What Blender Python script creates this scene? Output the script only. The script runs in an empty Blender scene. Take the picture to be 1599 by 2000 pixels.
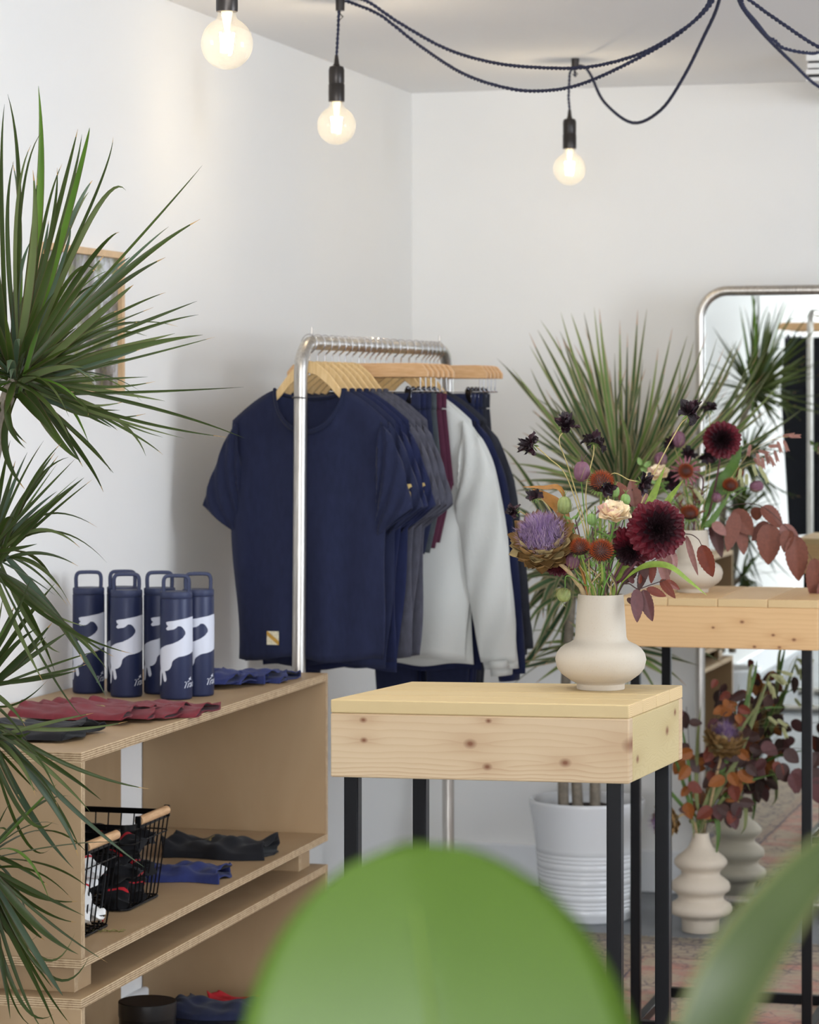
import bpy, math, random
from mathutils import Vector, Matrix
PI = math.pi
random.seed(7)
SC = bpy.context.scene
COL = SC.collection

# ------------------------------------------------------------------ camera, light, exposure
F = 5650.0            # focal length in pixels of the 1599x2000 picture
CX, HY, EYE = 799.5, 780.0, 1.55
cam = bpy.data.cameras.new('camera')
cam.sensor_width = 36.0; cam.sensor_fit = 'AUTO'
cam.lens = F * 36.0 / 2000.0
cam.shift_y = -(1000.0 - HY) / 2000.0
cam.clip_start = 0.05
cam.dof.use_dof = True
cam.dof.focus_distance = 4.85
cam.dof.aperture_fstop = 10.5
camo = bpy.data.objects.new('camera', cam); COL.objects.link(camo)
camo.location = (0, 0, EYE); camo.rotation_euler = (PI / 2, 0, 0)
SC.camera = camo

A = math.radians(15.6)
DV = Vector((math.cos(A), -math.sin(A), 0)); DU = Vector((math.sin(A), math.cos(A), 0))
CORNER = Vector((0.008, 9.31, 0))
CEIL = 2.535
def room(v, u, z=0.0):
    return CORNER + DV * v + DU * u + Vector((0, 0, z))
def px(x, y, Y):
    return Vector(((x - CX) / F * Y, Y, EYE - (y - HY) / F * Y))

w = bpy.data.worlds.new('world'); SC.world = w; w.use_nodes = True
bg = w.node_tree.nodes['Background']; bg.inputs[0].default_value = (0.45, 0.62, 1.0, 1); bg.inputs[1].default_value = 1.2

def area(name, loc, direction, sx, sy, power, color):
    l = bpy.data.lights.new(name, 'AREA'); l.shape = 'RECTANGLE'; l.size = sx; l.size_y = sy
    l.energy = power; l.color = color
    o = bpy.data.objects.new(name, l); COL.objects.link(o)
    o.location = loc; o.rotation_euler = Vector(direction).to_track_quat('-Z', 'Z').to_euler()
    return o
area('daylight_front_window', room(2.6, -13.12, 1.85), DU, 4.0, 1.2, 330, (0.975, 0.985, 1.0))
area('daylight_side_window', room(4.95, -3.9, 1.85), -DV, 3.8, 1.2, 205, (0.90, 0.955, 1.0))

vs = SC.view_settings
SC.display_settings.display_device = 'sRGB'
vs.view_transform = 'Standard'; vs.look = 'None'; vs.gamma = 1.0; vs.use_curve_mapping = False
vs.exposure = 0.40
SC.cycles.use_denoising = True
SC.cycles.max_bounces = 10; SC.cycles.diffuse_bounces = 6; SC.cycles.transparent_max_bounces = 16
SC.cycles.sample_clamp_indirect = 6.0
SC.cycles.caustics_reflective = True; SC.cycles.caustics_refractive = False

# ------------------------------------------------------------------ mesh helpers
class MB:
    def __init__(s): s.v = []; s.f = []; s.m = []; s.M = None
    def add(s, vs_, fs, mi=0):
        o = len(s.v)
        if s.M is not None: vs_ = [s.M @ Vector(p) for p in vs_]
        s.v += [tuple(p) for p in vs_]
        s.f += [tuple(i + o for i in f) for f in fs]
        s.m += [mi] * len(fs) if isinstance(mi, int) else list(mi)
        return s
    def box(s, x0, x1, y0, y1, z0, z1, mi=0):
        v = [(x, y, z) for z in (z0, z1) for y in (y0, y1) for x in (x0, x1)]
        return s.add(v, [(0, 2, 3, 1), (4, 5, 7, 6), (0, 1, 5, 4), (2, 6, 7, 3), (0, 4, 6, 2), (1, 3, 7, 5)], mi)
    def prism(s, quad, z0, z1, mi=0):           # quad: 4 xy points counter-clockwise
        n = len(quad)
        v = [(q[0], q[1], z0) for q in quad] + [(q[0], q[1], z1) for q in quad]
        f = [tuple(range(n))[::-1], tuple(range(n, 2 * n))] + [(i, (i + 1) % n, n + (i + 1) % n, n + i) for i in range(n)]
        return s.add(v, f, mi)
    def tube(s, pts, r, seg=8, mi=0, cap=True, twist=0.0, flat=1.0):
        pts = [Vector(p) for p in pts]; n = len(pts)
        rs = r if hasattr(r, '__len__') else [r] * n
        v = []; up = None
        for i, p in enumerate(pts):
            t = (pts[min(i + 1, n - 1)] - pts[max(i - 1, 0)])
            if t.length < 1e-9: t = Vector((0, 0, 1))
            t.normalize()
            if up is None:
                up = Vector((0, 0, 1)) if abs(t.z) < 0.9 else Vector((1, 0, 0))
            a = t.cross(up)
            if a.length < 1e-6: a = t.cross(Vector((0.3, 1, 0.2)))
            a.normalize(); b = a.cross(t).normalized(); up = b
            for k in range(seg):
                an = 2 * PI * k / seg + twist * i
                v.append(p + a * (math.cos(an) * rs[i]) + b * (math.sin(an) * rs[i] * flat))
        f = [(i * seg + k, i * seg + (k + 1) % seg, (i + 1) * seg + (k + 1) % seg, (i + 1) * seg + k)
             for i in range(n - 1) for k in range(seg)]
        if cap: f += [tuple(range(seg))[::-1], tuple((n - 1) * seg + k for k in range(seg))]
        return s.add(v, f, mi)
    def lathe(s, prof, seg=32, c=(0, 0, 0), mi=0, closed=False):
        v = []; n = len(prof)
        for r, z in prof:
            for k in range(seg):
                an = 2 * PI * k / seg
                v.append((c[0] + r * math.cos(an), c[1] + r * math.sin(an), c[2] + z))
        f = [(i * seg + k, i * seg + (k + 1) % seg, (i + 1) * seg + (k + 1) % seg, (i + 1) * seg + k)
             for i in range(n - 1) for k in range(seg)]
        if prof[0][0] > 1e-5: f.append(tuple(range(seg))[::-1])
        if prof[-1][0] > 1e-5: f.append(tuple((n - 1) * seg + k for k in range(seg)))
        return s.add(v, f, mi)
    def grid(s, rows, mi=0, wrap=False, mif=None):
        nr = len(rows); nc = len(rows[0]); v = [p for r in rows for p in r]; f = []; m = []
        for i in range(nr - 1):
            for k in range(nc if wrap else nc - 1):
                f.append((i * nc + k, i * nc + (k + 1) % nc, (i + 1) * nc + (k + 1) % nc, (i + 1) * nc + k))
                m.append(mif(i, k) if mif else mi)
        return s.add(v, f, m)
    def sphere(s, c, r, nu=16, nv=10, mi=0, sc=(1, 1, 1)):
        c = Vector(c)
        rows = []
        for i in range(nv + 1):
            t = PI * i / nv
            rr = max(math.sin(t), 1e-4)
            rows.append([c + Vector((r * sc[0] * rr * math.cos(2 * PI * k / nu), r * sc[1] * rr * math.sin(2 * PI * k / nu), -r * sc[2] * math.cos(t))) for k in range(nu)])
        return s.grid(rows, mi, wrap=True)

def put(name, mb, mats, parent=None, loc=(0, 0, 0), rz=0.0, smooth=True, bevel=0.0, seg=2, solid=0.0, sub=0, angle=40):
    me = bpy.data.meshes.new(name)
    me.from_pydata(mb.v, [], mb.f)
    for m in (mats if isinstance(mats, (list, tuple)) else [mats]): me.materials.append(m)
    me.polygons.foreach_set('material_index', mb.m)
    me.update(); 
    if smooth:
        me.polygons.foreach_set('use_smooth', [True] * len(me.polygons))
        me.set_sharp_from_angle(angle=math.radians(angle))
    o = bpy.data.objects.new(name, me); COL.objects.link(o)
    o.location = loc; o.rotation_euler = (0, 0, rz)
    if parent is not None: o.parent = parent
    if solid:
        md = o.modifiers.new('thickness', 'SOLIDIFY'); md.thickness = solid; md.offset = 0
    if sub:
        md = o.modifiers.new('smooth', 'SUBSURF'); md.levels = sub; md.render_levels = sub
    if bevel:
        md = o.modifiers.new('edges', 'BEVEL'); md.width = bevel; md.segments = seg; md.limit_method = 'ANGLE'; md.angle_limit = math.radians(35)
    return o
def tag(o, label, cat, group=None, kind=None):
    o['label'] = label; o['category'] = cat
    if group: o['group'] = group
    if kind: o['kind'] = kind
    return o
def thing(name, label, cat, loc=(0, 0, 0), rz=0.0, group=None):
    o = bpy.data.objects.new(name, None); COL.objects.link(o); o.empty_display_size = 0.05
    o.location = loc; o.rotation_euler = (0, 0, rz)
    return tag(o, label, cat, group)
def kids(o): return [c for c in COL.objects if c.parent is o]
def dup(root, loc, rz, label, group=None):
    def cp(o, par):
        n = o.copy(); COL.objects.link(n)
        if par is not None: n.parent = par
        for ch in [c for c in ALLKIDS.get(o.name, [])]: cp(ch, n)
        return n
    ALLKIDS.clear()
    for c in COL.objects:
        if c.parent is not None: ALLKIDS.setdefault(c.parent.name, []).append(c)
    n = cp(root, None)
    n.location = loc; n.rotation_euler = (0, 0, rz); n['label'] = label
    if group: n['group'] = group
    return n
ALLKIDS = {}
def struct(o, ):
    o['kind'] = 'structure'; return o
def bez(a, m, b, n=10):                           # quadratic through m at t = .5
    a, m, b = Vector(a), Vector(m), Vector(b); c = m * 2 - (a + b) * 0.5
    return [a * (1 - t) ** 2 + c * 2 * t * (1 - t) + b * t * t for t in [i / (n - 1) for i in range(n)]]
def spline(pts, n=8):                             # Catmull-Rom
    P = [Vector(p) for p in pts]; P = [P[0] * 2 - P[1]] + P + [P[-1] * 2 - P[-2]]; out = []
    for i in range(1, len(P) - 2):
        for k in range(n):
            t = k / n; a, b, c, d = P[i - 1], P[i], P[i + 1], P[i + 2]
            out.append(0.5 * ((2 * b) + (c - a) * t + (2 * a - 5 * b + 4 * c - d) * t * t + (-a + 3 * b - 3 * c + d) * t ** 3))
    out.append(P[-2]); return out
def rnd(a, b): return random.uniform(a, b)

# ------------------------------------------------------------------ materials
def lin(c):
    def f(x):
        x /= 255.0
        return x / 12.92 if x <= 0.04045 else ((x + 0.055) / 1.055) ** 2.4
    return (f(c[0]), f(c[1]), f(c[2]), 1.0)
class NT:
    def __init__(s, name, rough=0.6, metal=0.0, spec=0.5):
        s.m = bpy.data.materials.new(name); s.m.use_nodes = True; s.t = s.m.node_tree
        s.b = s.t.nodes['Principled BSDF']
        s.b.inputs['Roughness'].default_value = rough; s.b.inputs['Metallic'].default_value = metal
        s.b.inputs['Specular IOR Level'].default_value = spec
        s.co = s.t.nodes.new('ShaderNodeTexCoord').outputs['Object']
    def n(s, t): return s.t.nodes.new(t)
    def set(s, i, v):
        if isinstance(v, bpy.types.NodeSocket): s.t.links.new(v, i)
        else: i.default_value = v
    def math(s, op, a, b=0.0, clamp=False):
        n = s.n('ShaderNodeMath'); n.operation = op; n.use_clamp = clamp; s.set(n.inputs[0], a); s.set(n.inputs[1], b); return n.outputs[0]
    def map(s, scale=(1, 1, 1), loc=(0, 0, 0), rot=(0, 0, 0), vec=None):
        n = s.n('ShaderNodeMapping'); s.set(n.inputs[0], vec or s.co); n.inputs[1].default_value = loc
        n.inputs[2].default_value = rot; n.inputs[3].default_value = scale; return n.outputs[0]
    def noise(s, vec, scale, detail=3.0, rough=0.5, dist=0.0):
        n = s.n('ShaderNodeTexNoise'); s.set(n.inputs['Vector'], vec); n.inputs['Scale'].default_value = scale
        n.inputs['Detail'].default_value = detail; n.inputs['Roughness'].default_value = rough; n.inputs['Distortion'].default_value = dist
        return n.outputs['Fac']
    def voro(s, vec, scale, feature='F1'):
        n = s.n('ShaderNodeTexVoronoi'); s.set(n.inputs['Vector'], vec); n.inputs['Scale'].default_value = scale; n.feature = feature
        return n.outputs['Distance']
    def ramp(s, fac, stops, interp='LINEAR'):
        n = s.n('ShaderNodeValToRGB'); s.set(n.inputs[0], fac); e = n.color_ramp; e.interpolation = interp
        while len(e.elements) > 1: e.elements.remove(e.elements[-1])
        e.elements[0].position = stops[0][0]; e.elements[0].color = stops[0][1]
        for p, c in stops[1:]:
            x = e.elements.new(p); x.color = c
        return n.outputs[0]
    def mix(s, fac, a, b, mode='MIX'):
        n = s.n('ShaderNodeMix'); n.data_type = 'RGBA'; n.blend_type = mode
        s.set(n.inputs[0], fac); s.set(n.inputs[6], a); s.set(n.inputs[7], b); return n.outputs[2]
    def sep(s, vec=None):
        n = s.n('ShaderNodeSeparateXYZ'); s.set(n.inputs[0], vec or s.co); return n.outputs
    def comb(s, x, y, z):
        n = s.n('ShaderNodeCombineXYZ'); s.set(n.inputs[0], x); s.set(n.inputs[1], y); s.set(n.inputs[2], z); return n.outputs[0]
    def bump(s, h, strength=0.2, dist=0.002):
        n = s.n('ShaderNodeBump'); s.set(n.inputs['Height'], h); n.inputs['Strength'].default_value = strength
        n.inputs['Distance'].default_value = dist; s.t.links.new(n.outputs[0], s.b.inputs['Normal'])
    def color(s, c): s.set(s.b.inputs['Base Color'], c)
def plain(name, c, rough=0.6, metal=0.0, var=0.0, scale=20.0, bump=0.0, spec=0.5, dist=0.001, sss=0.0):
    m = NT(name, rough, metal, spec); c = lin(c)
    if var or bump:
        f = m.noise(m.co, scale, 4.0)
        if var:
            a = tuple(max(0, x * (1 - var)) for x in c[:3]) + (1,); b = tuple(min(1, x * (1 + var)) for x in c[:3]) + (1,)
            m.color(m.ramp(f, [(0.3, a), (0.7, b)]))
        else: m.color(c)
        if bump: m.bump(f, bump, dist)
    else: m.color(c)
    return m.m
def fabric(name, c, var=0.12, thread=900.0, rough=0.9, sheen=0.08):
    m = NT(name, rough, 0.0, 0.2); c = lin(c)
    f = m.noise(m.map((1, 1, 0.35)), 90, 4.0)
    a = tuple(x * (1 - var) for x in c[:3]) + (1,); b = tuple(min(1, x * (1 + var)) for x in c[:3]) + (1,)
    m.color(m.ramp(f, [(0.3, a), (0.7, b)]))
    m.b.inputs['Sheen Weight'].default_value = sheen; m.b.inputs['Sheen Roughness'].default_value = 0.5
    m.bump(m.noise(m.co, thread, 2.0), 0.25, 0.0006)
    return m.m

def wall_mat(name, c, bump=0.12):
    m = NT(name, 0.85, 0, 0.25); c = lin(c)
    f = m.noise(m.co, 2.2, 3.0)
    m.color(m.mix(f, tuple(x * 0.975 for x in c[:3]) + (1,), c))
    m.bump(m.noise(m.co, 260, 3.0), bump, 0.0008)
    return m.m
WALL = wall_mat('white_wall_paint', (240, 239, 236))
CEILM = wall_mat('ceiling_paint', (247, 246, 245))
TRIM = plain('white_gloss_trim', (236, 238, 240), 0.4)
def floor_mat():
    m = NT('grey_floor_paint', 0.42, 0, 0.5)
    f = m.noise(m.co, 3.0, 6.0, 0.6)
    m.color(m.ramp(f, [(0.3, lin((104, 108, 112))), (0.7, lin((126, 129, 132)))]))
    m.bump(m.noise(m.co, 40, 4.0), 0.1, 0.001); return m.m
FLOOR = floor_mat()

def ply_face():
    m = NT('birch_plywood_face', 0.5, 0, 0.4)
    wv = m.math('ADD', m.noise(m.map((2.2, 2.2, 0.9)), 2.6, 3.0, 0.5, 1.2), 0.0)
    fine = m.noise(m.map((60, 6, 60)), 6.0, 3.0)
    rings = m.math('FRACT', m.math('MULTIPLY', wv, 9.0))
    base = m.ramp(wv, [(0.2, lin((160, 134, 101))), (0.5, lin((166, 140, 107))), (0.8, lin((172, 147, 114)))])
    c = m.mix(m.math('MULTIPLY', rings, 0.045), base, lin((168, 130, 92)))
    c = m.mix(m.math('MULTIPLY', fine, 0.18), c, lin((160, 130, 94)))
    m.color(c); m.bump(fine, 0.05, 0.0005); return m.m
def ply_edge(axis):
    m = NT('birch_plywood_edge_' + 'xyz'[axis], 0.75, 0, 0.2)
    s = m.sep()[axis]
    jit = m.math('MULTIPLY', m.noise(m.co, 7.0, 2.0), 0.0025)
    st = m.math('SINE', m.math('MULTIPLY', m.math('ADD', s, jit), 2 * PI / 0.0042))
    g = m.noise(m.co, 60, 5.0, 0.7)
    st = m.math('ADD', m.math('MULTIPLY', st, 0.3), m.math('ADD', m.math('MULTIPLY', g, 0.9), 0.02))
    m.color(m.ramp(st, [(0.12, lin((128, 102, 76))), (0.45, lin((176, 150, 118))), (0.8, lin((206, 184, 150)))]))
    return m.m
PLY = ply_face(); PLYE = [ply_edge(0), ply_edge(1), ply_edge(2)]
def board(name, parent, x0, x1, y0, y1, z0, z1, axis):
    """plywood board, thin along axis: the two large faces veneer, the rim laminated"""
    mb = MB(); mb.box(x0, x1, y0, y1, z0, z1)
    thin = {0: (4, 5), 1: (2, 3), 2: (0, 1)}[axis]
    mb.m = [0 if i in thin else 1 for i in range(6)]
    return put(name, mb, [PLY, PLYE[axis]], parent, bevel=0.0008, seg=1)

def pine(name, face, light, mid, dark, knots=(), ringscale=330.0, seed=0.0, oz=-0.05, wob=0.0025, knot_size=1.0, strongband=-9.0):
    """softwood with its long grain on local x; face: 'xz' or 'yz' board faces, 'xy' top; knots (along, across, size)"""
    m = NT(name, 0.55, 0, 0.3)
    s = m.sep()
    ax, ay = {'xz': (s[0], s[2]), 'yz': (s[1], s[2]), 'xy': (s[0], s[1]), 'yx': (s[1], s[0])}[face]
    p = m.comb(m.math('MULTIPLY', ax, 2.5), m.math('ADD', ay, seed), m.math('MULTIPLY', ay, 6.0))
    wobn = m.math('MULTIPLY', m.math('SUBTRACT', m.noise(p, 3.0, 3.0, 0.5), 0.5), wob * 6)
    r = m.math('ADD', m.math('ADD', ay, -oz), wobn)
    kmask = None; kring = None
    for (ka, kc, ks) in knots:
        dx = m.math('DIVIDE', m.math('SUBTRACT', ax, ka), ks * 3.2)
        dy = m.math('DIVIDE', m.math('SUBTRACT', ay, kc), ks * 1.4)
        d2 = m.math('ADD', m.math('MULTIPLY', dx, dx), m.math('MULTIPLY', dy, dy))
        g = m.math('POWER', 2.718, m.math('MULTIPLY', d2, -1.0))
        sgn = m.math('SIGN', m.math('SUBTRACT', ay, kc))
        r = m.math('ADD', r, m.math('MULTIPLY', m.math('MULTIPLY', g, sgn), ks * 0.5))
        ex = m.math('DIVIDE', m.math('SUBTRACT', ax, ka), ks * 0.75 * knot_size)
        ey = m.math('DIVIDE', m.math('SUBTRACT', ay, kc), ks * 0.55 * knot_size)
        dd = m.math('SQRT', m.math('ADD', m.math('MULTIPLY', ex, ex), m.math('MULTIPLY', ey, ey)))
        kk = m.math('SUBTRACT', 1.25, dd, clamp=True)
        kmask = kk if kmask is None else m.math('MAXIMUM', kmask, kk)
        kring = g if kring is None else m.math('MAXIMUM', kring, g)
    # late-wood lines, denser towards one side as in flat sawn boards
    q = m.math('MULTIPLY', m.math('POWER', m.math('ABSOLUTE', m.math('MULTIPLY', r, 8.0)), 0.6), ringscale / 8)
    ring = m.math('FRACT', q)
    ring = m.math('POWER', ring, 3.0)
    streak = m.noise(m.comb(m.math('MULTIPLY', ax, 8.0), m.math('MULTIPLY', ay, 260.0), seed), 1.0, 3.0)
    big = m.noise(m.comb(m.math('MULTIPLY', ax, 3.0), m.math('MULTIPLY', ay, 14.0), seed + 3), 1.0, 2.0)
    c = m.mix(big, lin(light), lin(mid))
    low = m.math('MULTIPLY', m.math('SUBTRACT', oz + strongband, ay), 28.0, clamp=True)
    c = m.mix(m.math('MULTIPLY', ring, m.math('ADD', 0.22, m.math('MULTIPLY', low, 0.42))), c, lin(dark))
    c = m.mix(m.math('MULTIPLY', streak, 0.25), c, lin(mid))
    if knots:
        c = m.mix(m.math('MULTIPLY', kring, 0.3), c, lin(dark))
        c = m.mix(m.math('MULTIPLY', kmask, 1.0, clamp=True), c, lin((120, 76, 48)))
    m.color(c); m.bump(ring, 0.06, 0.0006)
    return m.m

def end_grain():
    m = NT('pine_end_grain', 0.7, 0, 0.2); s = m.sep()
    x = m.math('MULTIPLY', m.math('SUBTRACT', m.math('FRACT', m.math('MULTIPLY', m.math('ADD', m.math('ADD', s[0], s[1]), 3.0), 9.0)), 0.5), 0.09)
    y = m.math('SUBTRACT', s[2], 1.03)
    r = m.math('SQRT', m.math('ADD', m.math('MULTIPLY', x, x), m.math('MULTIPLY', y, y)))
    r = m.math('ADD', r, m.math('MULTIPLY', m.noise(m.co, 30, 2), 0.003))
    m.color(m.mix(m.math('FRACT', m.math('MULTIPLY', r, 330.0)), lin((222, 196, 150)), lin((188, 156, 112)))); return m.m
ENDG = end_grain()
BLACK = plain('black_powder_coat', (9, 9, 12), 0.34, 0.0, bump=0.03, scale=300, spec=0.18)
STEEL = NT('brushed_steel', 0.36, 1.0); STEEL.color(STEEL.ramp(STEEL.noise(STEEL.map((40, 40, 1.5)), 8, 3), [(0.3, lin((176, 170, 162))), (0.7, lin((214, 210, 203)))])); STEEL = STEEL.m
CHROME = plain('chrome_wire', (225, 226, 230), 0.12, 1.0)
MIRRORG = plain('mirror_glass', (236, 240, 238), 0.005, 1.0)
HWOOD = NT('hanger_wood', 0.45); HWOOD.color(HWOOD.ramp(HWOOD.noise(HWOOD.map((8, 60, 60)), 3, 3), [(0.3, lin((206, 160, 112))), (0.7, lin((224, 184, 138)))])); HWOOD = HWOOD.m
PWOOD = NT('pale_hanger_wood', 0.45); PWOOD.color(PWOOD.ramp(PWOOD.noise(PWOOD.map((60, 60, 8)), 3, 3), [(0.3, lin((214, 178, 122))), (0.7, lin((232, 200, 146)))])); PWOOD = PWOOD.m
# ------------------------------------------------------------------ the room
UF, VR = -13.0, 4.85
def wbox(name, v0, v1, u0, u1, z0, z1, m, bevel=0):
    mb = MB(); mb.box(v0, v1, u0, u1, z0, z1)
    return struct(put(name, mb, m, loc=CORNER, rz=-A, bevel=bevel))
wbox('floor', -0.15, VR + 0.15, UF - 0.15, 0.15, -0.1, 0.0, FLOOR)
wbox('ceiling', -0.15, VR + 0.15, UF - 0.15, 0.15, CEIL, CEIL + 0.1, CEILM)
wbox('wall_left', -0.15, 0.0, UF - 0.15, 0.15, 0.0, CEIL, WALL)
wbox('wall_back', 0.0, VR, 0.0, 0.15, 0.0, CEIL, WALL)
def wall_with_hole(name, along, a0, a1, h0, h1, z0, z1, t0, t1):
    mb = MB()
    def b(p0, p1, q0, q1):
        if along == 'v': mb.box(p0, p1, t0, t1, q0, q1)
        else: mb.box(t0, t1, p0, p1, q0, q1)
    b(a0, h0, 0, CEIL); b(h1, a1, 0, CEIL); b(h0, h1, 0, z0); b(h0, h1, z1, CEIL)
    return struct(put(name, mb, WALL, loc=CORNER, rz=-A))
wall_with_hole('wall_front', 'v', 0.0, VR, 0.5, 4.7, 1.2, 2.48, UF - 0.15, UF)
wall_with_hole('wall_right', 'u', UF, 0.0, -5.9, -1.9, 1.2, 2.48, VR, VR + 0.15)
def window(name, along, h0, h1, z0, z1, t, n):
    mb = MB(); w_ = 0.05
    def b(p0, p1, q0, q1):
        if along == 'v': mb.box(p0, p1, t - 0.03, t + 0.03, q0, q1)
        else: mb.box(t - 0.03, t + 0.03, p0, p1, q0, q1)
    b(h0, h1, z0, z0 + w_); b(h0, h1, z1 - w_, z1)
    for i in range(n + 1):
        x = h0 + (h1 - h0 - w_) * i / n; b(x, x + w_, z0 + w_, z1 - w_)
    return struct(put(name, mb, TRIM, loc=CORNER, rz=-A))
window('window_1', 'v', 0.5, 4.7, 1.2, 2.48, UF - 0.04, 3)
window('window_2', 'u', -5.9, -1.9, 1.2, 2.48, VR + 0.04, 3)
def skirting(name, v0, v1, u0, u1):
    mb = MB(); mb.box(v0, v1, u0, u1, 0.0, 0.135)
    return struct(put(name, mb, TRIM, loc=CORNER, rz=-A, bevel=0.006, seg=2))
skirting('baseboard_left', 0.0, 0.018, UF, 0.0)
skirting('baseboard_back', 0.018, VR, -0.018, 0.0)

# ------------------------------------------------------------------ rug
def rug_mat():
    m = NT('worn_oriental_rug', 0.95, 0, 0.1)
    s = m.sep(); x, y = s[0], s[1]
    wx = m.math('ADD', x, m.math('MULTIPLY', m.noise(m.co, 9, 3), 0.06))
    wy = m.math('ADD', y, m.math('MULTIPLY', m.noise(m.map(loc=(5, 2, 0)), 9, 3), 0.06))
    p = m.comb(wx, wy, 0.0)
    field = m.noise(m.map((1, 1.8, 1)), 3.2, 4.0, 0.6)
    base = m.ramp(field, [(0.38, lin((176, 160, 140))), (0.47, lin((190, 168, 148))), (0.53, lin((192, 148, 134))), (0.7, lin((184, 130, 118)))])
    v1 = m.voro(p, 24.0, 'DISTANCE_TO_EDGE'); v2 = m.voro(p, 46.0, 'F1')
    lines = m.ramp(v1, [(0.0, (1, 1, 1, 1)), (0.05, (1, 1, 1, 1)), (0.075, (0, 0, 0, 1))])
    dots = m.ramp(v2, [(0.0, (1, 1, 1, 1)), (0.2, (1, 1, 1, 1)), (0.26, (0, 0, 0, 1))])
    patch = m.ramp(m.noise(m.map(loc=(1, 7, 0)), 11, 3.0), [(0.47, (0, 0, 0, 1)), (0.6, (1, 1, 1, 1))])
    c = m.mix(m.math('MULTIPLY', m.math('MULTIPLY', lines, patch), 0.6), base, lin((70, 66, 96)))
    c = m.mix(m.math('MULTIPLY', m.math('MULTIPLY', dots, m.math('SUBTRACT', 1.0, patch)), 0.3), c, lin((96, 84, 104)))
    # border bands near the edges (the rug is 2.9 x 2.1 m around its own origin)
    ey = m.math('SUBTRACT', 1.35, m.math('ABSOLUTE', y)); ex = m.math('SUBTRACT', 1.45, m.math('ABSOLUTE', x))
    e = m.math('MULTIPLY', m.math('MINIMUM', ex, ey), 0.5)
    band = m.ramp(e, [(0.0, lin((168, 158, 142))), (0.02, lin((160, 148, 132))), (0.045, lin((120, 112, 112))), (0.055, lin((176, 160, 140))), (0.13, lin((172, 150, 132))), (0.145, lin((110, 98, 104))), (0.15, lin((188, 150, 130)))], 'CONSTANT')
    inb = m.ramp(e, [(0.0, (1, 1, 1, 1)), (0.155, (1, 1, 1, 1)), (0.16, (0, 0, 0, 1))])
    c2 = m.mix(m.math('MULTIPLY', lines, 0.6), band, lin((74, 70, 96)))
    c = m.mix(inb, c, c2)
    wear = m.noise(m.co, 55, 5.0, 0.7)
    c = m.mix(m.math('MULTIPLY', m.ramp(wear, [(0.4, (0, 0, 0, 1)), (0.7, (1, 1, 1, 1))]), 0.4), c, lin((186, 172, 154)))
    m.color(c); m.bump(m.noise(m.co, 300, 3.0), 0.5, 0.003)
    return m.m
RUG = rug_mat()
rloc = room(2.12, -0.80 - 1.35, 0.0)
rug = thing('rug', 'worn pink and beige oriental rug with navy pattern on the grey floor', 'rug', rloc, -A)
mb = MB()
rows = []
for i in range(31):
    yy = -1.35 + 2.7 * i / 30
    rows.append([(-1.45 + 2.9 * k / 40, yy + 0.006 * math.sin(k * 0.9), 0.009 + 0.0015 * math.sin(k * 1.7 + i)) for k in range(41)])
mb.grid(rows)
rp = put('pile', mb, RUG, rug, solid=0.006)
FRM = plain('rug_fringe', (186, 176, 156), 0.95)
for sy in (-1, 1):
    mb = MB()
    for k in range(230):
        x = -1.45 + 2.9 * (k + 0.5) / 230
        y0 = sy * 1.35
        mb.tube([(x, y0 - sy * 0.01, 0.009), (x + rnd(-.004, .004), y0 + sy * 0.02, 0.006), (x + rnd(-.008, .008), y0 + sy * 0.042, 0.004)], 0.0022, 4)
    put('fringe', mb, FRM, rug)['kind'] = 'stuff'


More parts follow.
